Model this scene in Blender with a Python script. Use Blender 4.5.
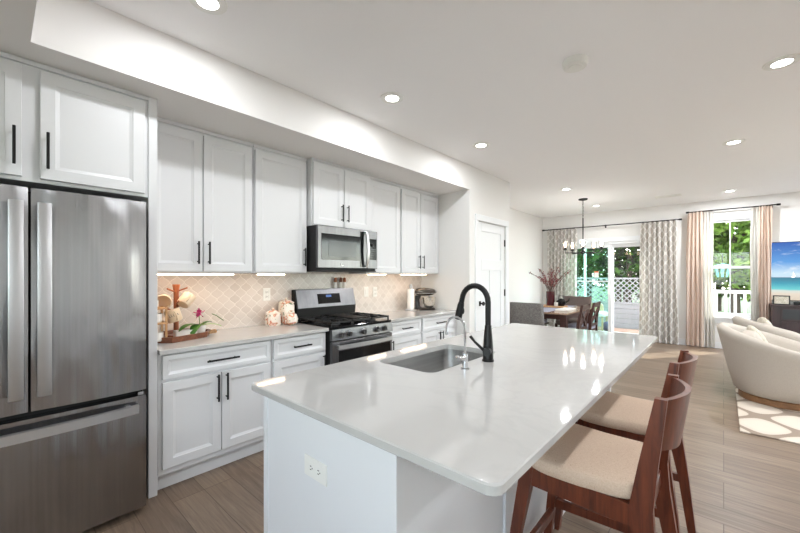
import bpy, bmesh, math, random
from mathutils import Vector, Matrix
for o in list(bpy.data.objects): bpy.data.objects.remove(o)
S = bpy.context.scene
C = S.collection
PI = math.pi
R = math.radians

# ------------------------------------------------------------------ camera, sky, sun, exposure
cam = bpy.data.cameras.new('camera'); cam_o = bpy.data.objects.new('camera', cam); C.objects.link(cam_o)
cam_o.location = (0, 0, 1.385); cam_o.rotation_euler = (R(90), 0, R(41.8))
cam.sensor_width = 36; cam.lens = 362 * 36 / 800; cam.shift_y = (275 - 266.5) / 800; cam.clip_start = .02
S.camera = cam_o
W = bpy.data.worlds.new('sky'); S.world = W; W.use_nodes = True
wn = W.node_tree.nodes; wl = W.node_tree.links; wn.clear()
sky = wn.new('ShaderNodeTexSky'); sky.sky_type = 'NISHITA'; sky.sun_disc = False; sky.sun_elevation = R(45); sky.sun_rotation = R(33)
bg = wn.new('ShaderNodeBackground'); bg.inputs['Strength'].default_value = .95
wo = wn.new('ShaderNodeOutputWorld'); hs = wn.new('ShaderNodeHueSaturation'); hs.inputs['Saturation'].default_value = .45; wl.new(sky.outputs[0], hs.inputs['Color']); wl.new(hs.outputs[0], bg.inputs[0]); wl.new(bg.outputs[0], wo.inputs[0])
sun = bpy.data.lights.new('sun', 'SUN'); sun.energy = 5.0; sun.angle = R(.6); sun.color = (1, .95, .86)
sun_o = bpy.data.objects.new('sun', sun); C.objects.link(sun_o); sun_o.rotation_euler = (R(-45), 0, R(-33))
CAN_W = 5.0          # watts of each recessed lamp
S.view_settings.view_transform = 'Standard'; S.view_settings.look = 'None'
S.view_settings.gamma = 1; S.view_settings.use_curve_mapping = False
S.view_settings.exposure = 0.97
S.cycles.max_bounces = 12; S.cycles.diffuse_bounces = 8; S.cycles.transparent_max_bounces = 16
S.cycles.sample_clamp_indirect = 6

# ------------------------------------------------------------------ materials
def lin(r, g, b):
    f = lambda v: (v / 255 / 12.92) if v / 255 <= .04045 else ((v / 255 + .055) / 1.055) ** 2.4
    return (f(r), f(g), f(b), 1)
class Mat:
    def __init__(s, name, col=(200, 200, 200), rough=.5, metal=0, spec=.5, **kw):
        s.m = bpy.data.materials.new(name); s.m.use_nodes = True
        s.t = s.m.node_tree; s.n = s.t.nodes; s.p = s.n['Principled BSDF']
        s.p.inputs['Base Color'].default_value = lin(*col); s.p.inputs['Roughness'].default_value = rough
        s.p.inputs['Metallic'].default_value = metal; s.p.inputs['Specular IOR Level'].default_value = spec
        for k, v in kw.items(): s.p.inputs[k.replace('_', ' ')].default_value = v
        s._c = None
    def N(s, typ, **kw):
        n = s.n.new(typ)
        for k, v in kw.items():
            if hasattr(n, k): setattr(n, k, v)
        return n
    def L(s, a, b): s.t.links.new(a, b)
    def coord(s, scale=(1, 1, 1), rot=(0, 0, 0), kind='Object'):
        tc = s.N('ShaderNodeTexCoord'); mp = s.N('ShaderNodeMapping')
        mp.inputs['Scale'].default_value = scale; mp.inputs['Rotation'].default_value = rot
        s.L(tc.outputs[kind], mp.inputs[0]); return mp.outputs[0]
    def noise(s, vec, scale=5, detail=3, rough=.5, dist=0):
        n = s.N('ShaderNodeTexNoise'); n.inputs['Scale'].default_value = scale; n.inputs['Detail'].default_value = detail
        n.inputs['Roughness'].default_value = rough; n.inputs['Distortion'].default_value = dist
        s.L(vec, n.inputs['Vector']); return n.outputs['Fac']
    def ramp(s, fac, stops):
        r = s.N('ShaderNodeValToRGB'); e = r.color_ramp.elements
        while len(e) < len(stops): e.new(.5)
        for el, (p, c) in zip(e, stops): el.position = p; el.color = lin(*c)
        s.L(fac, r.inputs[0]); return r.outputs[0]
    def base(s, out): s.L(out, s.p.inputs['Base Color'])
    def bump(s, h, strength=.2, dist=.01):
        b = s.N('ShaderNodeBump'); b.inputs['Strength'].default_value = strength; b.inputs['Distance'].default_value = dist
        s.L(h, b.inputs['Height']); s.L(b.outputs[0], s.p.inputs['Normal'])
    def math(s, op, a, b=None, c=None):
        n = s.N('ShaderNodeMath'); n.operation = op
        for i, v in enumerate((a, b, c)):
            if v is None: continue
            if isinstance(v, (int, float)): n.inputs[i].default_value = v
            else: s.L(v, n.inputs[i])
        return n.outputs[0]
    def sep(s, vec):
        n = s.N('ShaderNodeSeparateXYZ'); s.L(vec, n.inputs[0]); return n.outputs
    def mix(s, fac, a, b):
        n = s.N('ShaderNodeMix'); n.data_type = 'RGBA'
        if isinstance(fac, (int, float)): n.inputs[0].default_value = fac
        else: s.L(fac, n.inputs[0])
        for i, v in ((6, a), (7, b)):
            if isinstance(v, tuple): n.inputs[i].default_value = lin(*v)
            else: s.L(v, n.inputs[i])
        return n.outputs[2]
    def emit(s, col, strength):
        s.p.inputs['Emission Color'].default_value = lin(*col); s.p.inputs['Emission Strength'].default_value = strength

def paint(name, col, rough=.6):
    m = Mat(name, col, rough); v = m.coord((1, 1, 1))
    m.bump(m.noise(v, 180, 2), .04, .002)
    return m.m
M = {}
M['wall'] = paint('wall_paint', (232, 231, 229), .75)
M['ceil'] = paint('ceiling_paint', (249, 249, 250), .85)
M['soffit'] = paint('soffit_paint', (232, 230, 228), .8)
M['trim'] = paint('trim_paint', (234, 236, 238), .4)
M['cab'] = paint('cabinet_paint', (221, 222, 224), .38)
M['isl'] = paint('island_paint', (225, 227, 230), .42)
M['plate'] = Mat('white_plastic', (236, 236, 232), .35).m
M['black'] = Mat('matte_black_metal', (22, 22, 23), .42, .3).m
M['iron'] = Mat('cast_iron', (30, 30, 31), .5, .2).m
M['dark'] = Mat('dark_cavity', (12, 12, 13), .6).m
M['blkgloss'] = Mat('black_glass', (14, 15, 17), .08, 0, .3).m
M['bglass2'] = Mat('grey_oven_glass', (62, 64, 66), .15, 0, .3).m
M['chrome'] = Mat('chrome', (205, 206, 208), .12, 1).m
def steel(name, col, rough, axis=2, bumpk=.05):
    m = Mat(name, col, rough, 1)
    sc = [38, 38, 38]; sc[axis] = 1.4
    v = m.coord(tuple(sc)); big = m.coord((3, 3, .35) if axis == 2 else (3, .35, 3))
    n = m.noise(v, 1.0, 4, .6); b = m.noise(big, 2.2, 2)
    m.base(m.mix(n, tuple(int(c * .86) for c in col), tuple(min(255, int(c * 1.08)) for c in col)))
    h = m.math('ADD', m.math('MULTIPLY', n, .12), b)
    m.bump(h, bumpk, .05)
    return m.m
M['steel'] = steel('brushed_steel', (116, 116, 118), .3)
m = Mat('fridge_steel', (168, 168, 170), .20, 1)
tg = m.N('ShaderNodeTangent'); tg.direction_type = 'RADIAL'; tg.axis = 'Z'; m.L(tg.outputs[0], m.p.inputs['Tangent'])
m.p.inputs['Anisotropic'].default_value = .92
grain = m.noise(m.coord((60, 60, .8)), 1, 3); wave = m.noise(m.coord((2.6, 2.6, .55)), 1.6, 2)
m.base(m.mix(grain, (150, 150, 152), (178, 178, 180))); m.bump(m.math('ADD', m.math('MULTIPLY', grain, .02), wave), .5, .08)
M['fridge'] = m.m
M['handle'] = Mat('satin_steel_handle', (205, 206, 208), .36, 1).m
M['sink'] = steel('sink_steel', (170, 169, 167), .42, 1)
# quartz
m = Mat('white_quartz', (226, 226, 225), .06, 0, .38)
v = m.coord((1, 1, 1)); n1 = m.noise(v, 1.3, 8, .62, 1.8)
vein = m.math('SUBTRACT', 1, m.math('MULTIPLY', m.math('ABSOLUTE', m.math('SUBTRACT', n1, .5)), 26))
vein = m.math('MAXIMUM', vein, 0)
m.base(m.mix(m.math('MULTIPLY', vein, .12), (190, 189, 187), (160, 160, 161)))
M['quartz'] = m.m
# wood floor: planks along X
m = Mat('plank_floor', (150, 130, 112), .38, 0, .4)
v = m.coord((1, 1, 1))
def bricks(m, v, w, h, off=.37):
    b = m.N('ShaderNodeTexBrick'); b.offset = off; b.offset_frequency = 3
    b.inputs['Color1'].default_value = (0, 0, 0, 1); b.inputs['Color2'].default_value = (1, 1, 1, 1); b.inputs['Mortar'].default_value = (.5, .5, .5, 1)
    b.inputs['Scale'].default_value = 1; b.inputs['Mortar Size'].default_value = .0022; b.inputs['Mortar Smooth'].default_value = .1
    b.inputs['Brick Width'].default_value = w; b.inputs['Row Height'].default_value = h
    m.L(v, b.inputs['Vector']); return b.outputs
bo = bricks(m, v, 1.25, .18)
tone = m.N('ShaderNodeSeparateColor'); m.L(bo['Color'], tone.inputs[0])
stretch = m.coord((1.1, 15, 1)); g = m.noise(stretch, 2.4, 7, .62, .9)
fine = m.noise(m.coord((3, 90, 1)), 2, 3)
k = m.math('ADD', m.math('MULTIPLY', tone.outputs[0], .16), m.math('ADD', m.math('MULTIPLY', g, .66), m.math('MULTIPLY', fine, .2)))
col = m.ramp(k, [(.18, (84, 68, 55)), (.45, (117, 99, 84)), (.62, (136, 118, 101)), (.9, (158, 140, 123))])
m.base(m.mix(bo['Fac'], col, (84, 68, 56)))
m.bump(m.math('SUBTRACT', m.math('MULTIPLY', g, .3), bo['Fac']), .12, .004)
M['floor'] = m.m
# arabesque backsplash on the plane x = const (y, z)
m = Mat('arabesque_tile', (214, 203, 192), .22, 0, .5)
v = m.coord((1, 1, 1)); o = m.sep(v)
a = m.math('MULTIPLY', o[1], 1 / .102); b = m.math('MULTIPLY', o[2], 1 / .102)
p0 = m.math('ADD', a, b); q0 = m.math('SUBTRACT', a, b)
p = m.math('ADD', p0, m.math('MULTIPLY', m.math('SINE', m.math('MULTIPLY', q0, 2 * PI)), .04))
q = m.math('ADD', q0, m.math('MULTIPLY', m.math('SINE', m.math('MULTIPLY', p0, 2 * PI)), .04))
dp = m.math('ABSOLUTE', m.math('SUBTRACT', m.math('FRACT', p), .5)); dq = m.math('ABSOLUTE', m.math('SUBTRACT', m.math('FRACT', q), .5))
d = m.math('MINIMUM', m.math('SUBTRACT', .5, dp), m.math('SUBTRACT', .5, dq))
grout = m.math('LESS_THAN', d, .03)
cell = m.N('ShaderNodeTexWhiteNoise'); cb = m.N('ShaderNodeCombineXYZ')
m.L(m.math('FLOOR', p), cb.inputs[0]); m.L(m.math('FLOOR', q), cb.inputs[1]); m.L(cb.outputs[0], cell.inputs['Vector'])
tcol = m.mix(cell.outputs['Value'], (210, 201, 193), (224, 216, 209))
m.base(m.mix(grout, tcol, (236, 230, 223)))
m.bump(m.math('MINIMUM', m.math('MULTIPLY', d, 8), 1), .25, .004)
M['tile'] = m.m
def wood(name, c0, c1, rough=.35, scale=(14, 14, 1.2)):
    m = Mat(name, c0, rough); g = m.noise(m.coord(scale), 3, 6, .6, .8)
    m.base(m.ramp(g, [(.28, c0), (.72, c1)])); m.bump(g, .05, .003); return m.m
M['stool'] = wood('walnut_stained_wood', (64, 26, 13), (116, 55, 30), .36)
M['darkwood'] = wood('dark_dining_wood', (48, 28, 24), (84, 50, 42), .35)
M['espresso'] = wood('espresso_wood', (42, 27, 30), (62, 42, 44), .35)
M['traywood'] = wood('tray_wood', (92, 52, 34), (138, 84, 56), .4, (3, 14, 14))
M['postwood'] = wood('post_wood', (132, 72, 42), (172, 102, 64), .4)
M['lightwood'] = wood('light_wood', (178, 132, 88), (206, 164, 118), .45)
M['basewood'] = wood('plinth_wood', (112, 78, 50), (146, 106, 72), .4, (4, 4, 10))
M['tabletop'] = wood('table_top_wood', (150, 122, 104), (182, 156, 136), .16, (6, 1, 6))
def fabric(name, c0, c1, scale=260, rough=.9, speck=None):
    m = Mat(name, c0, rough, 0, .2); v = m.coord((1, 1, 1)); n = m.noise(v, scale, 2, .7)
    col = m.ramp(n, [(.3, c0), (.7, c1)])
    if speck:
        s = m.noise(v, 170, 1); col = m.mix(m.math('GREATER_THAN', s, .72), col, speck)
    m.base(col); m.bump(n, .25, .002); return m.m
M['seat'] = fabric('beige_linen', (200, 174, 152), (216, 194, 174), 220, .9, (182, 154, 132))
M['cream'] = fabric('cream_boucle', (170, 161, 151), (190, 181, 171), 240)
M['greyfab'] = fabric('charcoal_upholstery', (96, 93, 91), (146, 142, 139), 70)
M['brownfab'] = fabric('brown_upholstery', (104, 92, 88), (132, 118, 113), 110)
M['bluefab'] = fabric('grey_blue_seat', (140, 142, 158), (168, 170, 184), 120)
M['peach'] = fabric('peach_linen', (205, 180, 164), (222, 200, 185), 200)
M['pillow'] = None
m = Mat('pillow_print', (214, 208, 190), .9, 0, .2); v = m.coord((1, 1, 1)); n = m.noise(v, 22, 3, .6, 1.5)
m.base(m.ramp(n, [(.42, (206, 199, 188)), (.5, (158, 152, 130)), (.56, (208, 200, 188)), (.70, (174, 162, 140))])); M['pillow'] = m.m
# sheer curtain: cloth that lets some light through
def cloth(name, build, trans=.35):
    m = Mat(name, (220, 215, 208), .9, 0, .1); col = build(m)
    tr = m.N('ShaderNodeBsdfTranslucent'); mx = m.N('ShaderNodeMixShader'); mx.inputs[0].default_value = trans
    out = m.n['Material Output']
    if isinstance(col, tuple): m.p.inputs['Base Color'].default_value = lin(*col); tr.inputs[0].default_value = lin(*col)
    else: m.base(col); m.L(col, tr.inputs[0])
    m.L(m.p.outputs[0], mx.inputs[1]); m.L(tr.outputs[0], mx.inputs[2]); m.L(mx.outputs[0], out.inputs[0]); return m.m
def trellis(m):
    o = m.sep(m.coord((1, 1, 1)))
    f = m.math('ADD', m.math('COSINE', m.math('MULTIPLY', o[0], 2 * PI / .125)), m.math('COSINE', m.math('MULTIPLY', o[2], 2 * PI / .19)))
    return m.ramp(m.math('ADD', m.math('MULTIPLY', f, .25), .5), [(.34, (219, 215, 210)), (.44, (247, 245, 242)), (.54, (247, 245, 242)), (.64, (222, 218, 213))])
M['trellis'] = cloth('trellis_curtain_cloth', trellis, .42)
M['peachcloth'] = cloth('peach_curtain_cloth', lambda m: (232, 216, 203), .38)
M['sheer'] = cloth('white_sheer_cloth', lambda m: (238, 236, 232), .5)
m = Mat('rug_pile', (214, 202, 188), .95, 0, .1); o = m.sep(m.coord((1, 1, 1)))
f = m.math('ADD', m.math('COSINE', m.math('MULTIPLY', o[0], 2 * PI / .52)), m.math('MULTIPLY', m.math('COSINE', m.math('MULTIPLY', o[1], 2 * PI / .62)), 1.0))
nz = m.noise(m.coord((1, 1, 1)), 160, 2)
f = m.math('ADD', m.math('ABSOLUTE', f), m.math('MULTIPLY', m.math('SUBTRACT', nz, .5), .25))
m.base(m.ramp(m.math('MULTIPLY', f, .5), [(.12, (148, 133, 120)), (.18, (148, 133, 120)), (.22, (200, 188, 174)), (.6, (206, 195, 182))]))
m.bump(nz, .4, .004); M['rug'] = m.m
def glass(name, tint=(255, 255, 255), refl=.06, rough=0):
    m = Mat(name, tint, 0); tr = m.N('ShaderNodeBsdfTransparent'); tr.inputs[0].default_value = lin(*tint)
    gl = m.N('ShaderNodeBsdfGlossy'); gl.inputs['Roughness'].default_value = rough
    fr = m.N('ShaderNodeLayerWeight'); fr.inputs['Blend'].default_value = .12
    mx = m.N('ShaderNodeMixShader'); m.L(m.math('ADD', m.math('MULTIPLY', fr.outputs['Facing'], .3), refl * .5), mx.inputs[0])
    m.L(tr.outputs[0], mx.inputs[1]); m.L(gl.outputs[0], mx.inputs[2]); m.L(mx.outputs[0], m.n['Material Output'].inputs[0]); return m.m
M['glass'] = glass('window_glass', (246, 250, 249))
M['aqua'] = glass('aqua_glass', (214, 244, 237))
M['clear'] = glass('clear_lamp_glass', (250, 250, 250), .1)
def emitter(name, col, st):
    m = Mat(name, col, .4); m.emit(col, st); return m.m
M['lens'] = emitter('lamp_lens', (255, 250, 242), 9)
M['strip'] = emitter('warm_strip', (255, 222, 188), 10)
M['bulb'] = emitter('warm_bulb', (255, 222, 186), 5)
M['display'] = emitter('oven_display', (70, 110, 180), .12)
M['ceramic'] = Mat('white_ceramic', (238, 234, 228), .25).m
M['mugc'] = Mat('cream_mug', (230, 208, 178), .3).m
m = Mat('floral_ceramic', (240, 228, 214), .25); v = m.coord((1, 1, 1)); n = m.noise(v, 26, 2, .5, .6); n2 = m.noise(v, 44, 2)
c_ = m.ramp(n, [(.53, (238, 228, 216)), (.58, (228, 168, 128)), (.64, (200, 118, 104)), (.72, (236, 206, 190))])
m.base(m.mix(m.math('GREATER_THAN', n2, .66), c_, (126, 142, 112))); M['floral'] = m.m
M['paper'] = fabric('paper_towel', (240, 238, 234), (248, 246, 243), 120)
M['mixer'] = Mat('mixer_enamel', (92, 86, 80), .2, .55).m
M['mixerdark'] = Mat('mixer_base', (48, 45, 43), .3, .4).m
M['bowl'] = Mat('mixer_bowl_steel', (226, 220, 210), .22, .85).m
M['leaf'] = Mat('orchid_leaf', (72, 118, 46), .35).m
M['leaf2'] = Mat('orchid_leaf_pale', (142, 178, 92), .4).m
M['pink'] = Mat('orchid_pink', (196, 62, 120), .5).m
M['wine'] = Mat('wine_glass_vase', (72, 18, 26), .12, 0, .6).m
M['berry'] = Mat('red_berry', (132, 58, 60), .5).m
M['twig'] = Mat('brown_twig', (84, 58, 50), .8).m
M['paintink'] = Mat('dark_ink', (52, 40, 34), .6).m
M['vinyl'] = paint('fence_vinyl', (172, 165, 167), .5)
M['white_ext'] = paint('white_exterior', (236, 236, 234), .5)
M['deck'] = wood('deck_boards', (150, 116, 96), (176, 142, 120), .7, (1, 16, 4))
M['teal'] = fabric('teal_awning', (30, 150, 116), (48, 172, 136), 60)
M['turq'] = Mat('turquoise_fabric', (110, 206, 214), .6).m
M['purple'] = Mat('purple_rubber', (110, 94, 124), .35).m
M['wicker'] = wood('wicker', (178, 146, 112), (206, 178, 146), .7, (60, 60, 60))
M['orange'] = Mat('orange_paper', (226, 120, 70), .6).m
m = Mat('lawn', (70, 96, 48), .9); m.base(m.ramp(m.noise(m.coord((1, 1, 1)), 8, 5), [(.3, (38, 58, 26)), (.7, (70, 92, 42))])); M['lawn'] = m.m
def leafm(name, c0, c1):
    m = Mat(name, c0, .55, 0, .3); n = m.noise(m.coord((1, 1, 1)), 3.5, 3)
    col = m.ramp(n, [(.3, c0), (.7, c1)]); m.base(col)
    tr = m.N('ShaderNodeBsdfTranslucent'); m.L(col, tr.inputs[0]); mx = m.N('ShaderNodeMixShader'); mx.inputs[0].default_value = .4
    m.L(m.p.outputs[0], mx.inputs[1]); m.L(tr.outputs[0], mx.inputs[2]); m.L(mx.outputs[0], m.n['Material Output'].inputs[0]); return m.m
M['fol1'] = leafm('leaf_bright', (92, 132, 42), (178, 202, 100))
M['fol2'] = leafm('leaf_mid', (44, 78, 30), (104, 134, 56))
M['fol3'] = leafm('leaf_grey', (66, 74, 54), (110, 110, 86))
M['bark'] = wood('bark', (70, 58, 50), (112, 96, 84), .9, (20, 20, 3))
# television picture: a beach
m = Mat('beach_picture', (60, 130, 200), .25); o = m.sep(m.coord((1, 1, 1))); z = o[2]
nn = m.noise(m.coord((1.2, 1, 3.2)), 2.4, 6, .6, .4)
skyc = m.ramp(z, [(.46, (196, 222, 240)), (.66, (70, 148, 220)), (1.0, (6, 84, 178))])
skyc = m.mix(m.ramp(nn, [(.56, (0, 0, 0)), (.74, (235, 235, 235))]), skyc, (242, 246, 250))
wz = m.math('ADD', z, m.math('MULTIPLY', m.math('SUBTRACT', nn, .5), .05))
sea = m.ramp(m.math('MULTIPLY', wz, 2.4), [(.0, (220, 204, 184)), (.28, (228, 214, 196)), (.40, (214, 222, 214)), (.46, (96, 204, 208)), (.70, (12, 150, 176)), (1.0, (4, 92, 126))])
pic = m.mix(m.math('GREATER_THAN', z, .395), sea, skyc)
m.p.inputs['Base Color'].default_value = lin(10, 10, 12); m.L(pic, m.p.inputs['Emission Color']); m.p.inputs['Emission Strength'].default_value = .52
M['beach'] = m.m

# ------------------------------------------------------------------ mesh builder
class B:
    def __init__(s): s.b = bmesh.new()
    def box(s, x0, x1, y0, y1, z0, z1, bev=0, seg=1):
        r = bmesh.ops.create_cube(s.b, size=1)
        for v in r['verts']:
            v.co = Vector((x0 + (v.co.x + .5) * (x1 - x0), y0 + (v.co.y + .5) * (y1 - y0), z0 + (v.co.z + .5) * (z1 - z0)))
        if bev:
            es = list({e for v in r['verts'] for e in v.link_edges})
            bmesh.ops.bevel(s.b, geom=es, offset=bev, segments=seg, affect='EDGES', profile=.5)
        return s
    def loft(s, rings, cap0=True, cap1=True, closed=True):
        vs = [[s.b.verts.new(p) for p in r] for r in rings]; n = len(vs[0])
        for a, c in zip(vs, vs[1:]):
            for i in range(n if closed else n - 1):
                j = (i + 1) % n; s.b.faces.new((a[i], a[j], c[j], c[i]))
        if cap0 and n > 2: s.b.faces.new(vs[0][::-1])
        if cap1 and n > 2: s.b.faces.new(vs[-1])
        return s
    def tube(s, pts, rad, n=10, cap=True):
        pts = [Vector(p) for p in pts]; rad = [rad] * len(pts) if isinstance(rad, (int, float)) else rad
        t0 = (pts[1] - pts[0]).normalized(); u = t0.orthogonal().normalized(); rings = []
        for i, p in enumerate(pts):
            t = (pts[min(i + 1, len(pts) - 1)] - pts[max(i - 1, 0)]).normalized()
            u = (u - t * u.dot(t)).normalized(); w = t.cross(u)
            rings.append([p + (u * math.cos(2 * PI * k / n) + w * math.sin(2 * PI * k / n)) * rad[i] for k in range(n)])
        return s.loft(rings, cap, cap)
    def cyl(s, p0, p1, r, r1=None, n=20): return s.tube([p0, p1], [r, r if r1 is None else r1], n)
    def lathe(s, prof, c=(0, 0, 0), n=24, cap=True, mat=None):
        c = Vector(c); rings = []
        for r, z in prof:
            ring = [Vector((r * math.cos(2 * PI * k / n), r * math.sin(2 * PI * k / n), z)) for k in range(n)]
            rings.append([(mat @ v if mat else v) + c for v in ring])
        return s.loft(rings, cap, cap)
    def prism(s, poly, d, axis='y'):          # poly in the plane, d=(lo,hi) along the axis
        f = {'y': lambda a, b, t: (a, t, b), 'x': lambda a, b, t: (t, a, b), 'z': lambda a, b, t: (a, b, t)}[axis]
        return s.loft([[f(a, b, t) for a, b in poly] for t in d])
    def ell(s, c, r, e=1.0, n=20, m=12, fn=None, mat=None):      # superellipsoid
        c = Vector(c); pw = lambda v, e: math.copysign(abs(v) ** e, v); rings = []
        for i in range(m + 1):
            ph = -PI / 2 + PI * i / m; ph = max(-PI / 2 + .02, min(PI / 2 - .02, ph)); ring = []
            for k in range(n):
                th = 2 * PI * k / n
                v = Vector((r[0] * pw(math.cos(ph), e) * pw(math.cos(th), e), r[1] * pw(math.cos(ph), e) * pw(math.sin(th), e), r[2] * pw(math.sin(ph), e)))
                if fn: v = fn(v)
                if mat: v = mat @ v
                ring.append(v + c)
            rings.append(ring)
        return s.loft(rings)
    def legs(s, pts):                          # (x, y, z, sx, sy) rectangles in the horizontal
        return s.loft([[(x - sx / 2, y - sy / 2, z), (x + sx / 2, y - sy / 2, z), (x + sx / 2, y + sy / 2, z), (x - sx / 2, y + sy / 2, z)] for x, y, z, sx, sy in pts])
    def panel(s, f, u0, u1, v0, v1, t=.02, rail=.055, sink=.009, lip=.018):   # framed door, f maps (u, v, w) to the room
        rs = [(0, -t), (0, -.002), (.002, 0), (rail, 0), (rail + .003, -.003), (rail + lip, -sink), (rail + lip + .004, -sink)]
        rings = [[f(u0 + i, v0 + i, w), f(u1 - i, v0 + i, w), f(u1 - i, v1 - i, w), f(u0 + i, v1 - i, w)] for i, w in rs]
        return s.loft(rings)
    def xf(s, mat): bmesh.ops.transform(s.b, matrix=mat, verts=s.b.verts); return s
    def done(s, name, mat, parent=None, smooth=False, ang=35, kind=None, **kw):
        bm = s.b
        bmesh.ops.recalc_face_normals(bm, faces=bm.faces)
        if parent is not None: bm.transform(root_of(parent).matrix_local_inv)
        if smooth:
            for f in bm.faces: f.smooth = True
            for e in bm.edges:
                if len(e.link_faces) == 2 and e.calc_face_angle(0) > R(ang): e.smooth = False
        me = bpy.data.meshes.new(name); bm.to_mesh(me); bm.free()
        mm = M[mat] if isinstance(mat, str) else mat
        me.materials.append(mm)
        o = bpy.data.objects.new(name, me); C.objects.link(o)
        if parent is not None: o.parent = parent
        if kind: o['kind'] = kind
        for k, v in kw.items(): o[k] = v
        return o
class _Root:
    def __init__(s, inv): s.matrix_local_inv = inv
def root_of(o):
    while o.parent: o = o.parent
    mt = Matrix.Translation(o.location) @ o.rotation_euler.to_matrix().to_4x4()
    return _Root(mt.inverted())
def thing(name, label, cat, loc=(0, 0, 0), rz=0, group=None, kind=None):
    o = bpy.data.objects.new(name, None); C.objects.link(o); o.empty_display_size = .05
    o.location = loc; o.rotation_euler = (0, 0, rz); o['label'] = label; o['category'] = cat
    if group: o['group'] = group
    if kind: o['kind'] = kind
    return o
def tag(o, label, cat, group=None):
    o['label'] = label; o['category'] = cat
    if group: o['group'] = group
    return o
def dup(root, loc, rz, label=None):
    r = root.copy(); C.objects.link(r); r.location = loc; r.rotation_euler = (0, 0, rz)
    if label: r['label'] = label
    for ch in list(root.children):
        if ch.users_collection and ch.type in ('MESH', 'LIGHT', 'EMPTY'):
            c = ch.copy(); C.objects.link(c); c.parent = r
            for g in list(ch.children):
                d = g.copy(); C.objects.link(d); d.parent = c
    return r
def struct(b, name, mat, smooth=False, label=None):
    o = b.done(name, mat, smooth=smooth, kind='structure')
    return o

# ------------------------------------------------------------------ room shell
XK, XD, XP, YB, YF, XR, ZC, ZS = -3.26, -3.37, -2.45, 9.12, -2.6, 3.4, 2.806, 2.49
struct(B().box(-3.6, XR + .12, YF - .12, YB + .15, -.06, 0), 'floor', 'floor')
struct(B().box(-3.6, XR + .12, YF - .12, YB + .15, ZC, ZC + .1), 'ceiling', 'ceil')
struct(B().box(XK - .12, XK, YF, 4.09, 0, ZC), 'wall_kitchen', 'wall')
b = B().box(XK - .12, XP, 4.09, 4.20, 0, ZC).box(XP - .11, XP, 4.20, 4.30, 0, ZC).box(XP - .11, XP, 5.115, 5.268, 0, ZC).box(XP - .11, XP, 4.30, 5.115, 2.11, ZC)
b.box(XD - .05, XP - .11, 5.158, 5.268, 0, ZC)
struct(b, 'wall_pantry', 'wall')
struct(B().box(XD - .12, XD, 5.268, YB, 0, ZC), 'wall_dining', 'wall')
SX0, SX1, SZ = -2.82, -.94, 2.12            # slider opening
WX0, WX1, WZ0, WZ1 = -.27, .45, .60, 2.46   # window opening
b = B().box(XD - .12, SX0, YB, YB + .14, 0, ZC).box(SX0, SX1, YB, YB + .14, SZ, ZC).box(SX1, WX0, YB, YB + .14, 0, ZC)
b.box(WX0, WX1, YB, YB + .14, 0, WZ0).box(WX0, WX1, YB, YB + .14, WZ1, ZC).box(WX1, XR + .12, YB, YB + .14, 0, ZC)
struct(b, 'wall_back', 'wall')
b = B().box(XR, XR + .12, YF, 6.2, 0, ZC)
for y0, y1, y2 in ((6.2, 8.7, YB),): b.box(XR, XR + .12, y0, y1, 0, .35).box(XR, XR + .12, y0, y1, 2.5, ZC).box(XR, XR + .12, y1, y2, 0, ZC)
struct(b, 'wall_right', 'wall')
for i, (y0, y1) in enumerate(((6.2, 8.7),)):  # unseen window, added so daylight enters from the right wall
    w3 = thing(f'window_{i + 3}', 'unseen wide side window, added to bring daylight into the living area', 'window', (XR, y0, .35), kind='structure'); b = B()
    n = round((y1 - y0) / 1.4)
    for k in range(n + 1): y = y0 + (y1 - y0 - .06) * k / n; b.box(XR + .02, XR + .1, y, y + .06, .35, 2.5)
    for z in (.35, 1.42, 2.44): b.box(XR + .02, XR + .1, y0, y1, z, z + .06)
    b.done('frame', 'trim', w3); B().box(XR + .06, XR + .065, y0, y1, .35, 2.5).done('pane', 'glass', w3)
b = B().box(XK - .12, -1.1, YF - .12, YF, 0, ZC).box(-1.1, 2.6, YF - .12, YF, 0, .9).box(-1.1, 2.6, YF - .12, YF, 2.4, ZC).box(2.6, XR + .12, YF - .12, YF, 0, ZC)
struct(b, 'wall_front', 'wall')
w2 = thing('window_2', 'unseen wide front window, added to bring daylight into the kitchen', 'window', (.5, YF, .4), kind='structure')  # out of view; added so daylight reaches the kitchen
b = B()
for x in (-1.1, .11, 1.32, 2.54): b.box(x, x + .06, YF - .1, YF - .02, .9, 2.4)
for z in (.9, 1.62, 2.34): b.box(-1.1, 2.6, YF - .1, YF - .02, z, z + .06)
b.done('frame', 'trim', w2)
B().box(-1.1, 2.6, YF - .065, YF - .06, .9, 2.4).done('pane', 'glass', w2)
# dropped soffit over the wall cabinets, turning across the room above the camera
pts = [(XK, -2.6), (XR, -2.6), (XR, .112), (XP, .112), (XP, 4.09), (XK, 4.09)]
b = B().prism([(XK, -1.0), (XR, -1.0), (XR, .112), (XP, .112), (XP, 4.09), (XK, 4.09)], (ZS, ZC), 'z')
struct(b, 'ceiling_soffit', 'soffit')
struct(B().box(XK, XK + .008, .681, 4.0895, .915, 1.9), 'backsplash', 'tile')
b = B().box(SX1 + .08, WX0 - .0, YB - .016, YB, 0, .12).box(WX0, XR, YB - .016, YB, 0, .12)
b.box(SX0 - .5, SX0 - .08, YB - .016, YB, 0, .12)
struct(b, 'baseboard_back', 'trim')
struct(B().box(XD, XD + .016, 5.268, YB - .02, 0, .12), 'baseboard_dining', 'trim')
struct(B().box(XP, XP + .016, 4.10, 4.21, 0, .12).box(XP, XP + .016, 5.205, 5.268, 0, .12), 'baseboard_pantry', 'trim')

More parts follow.
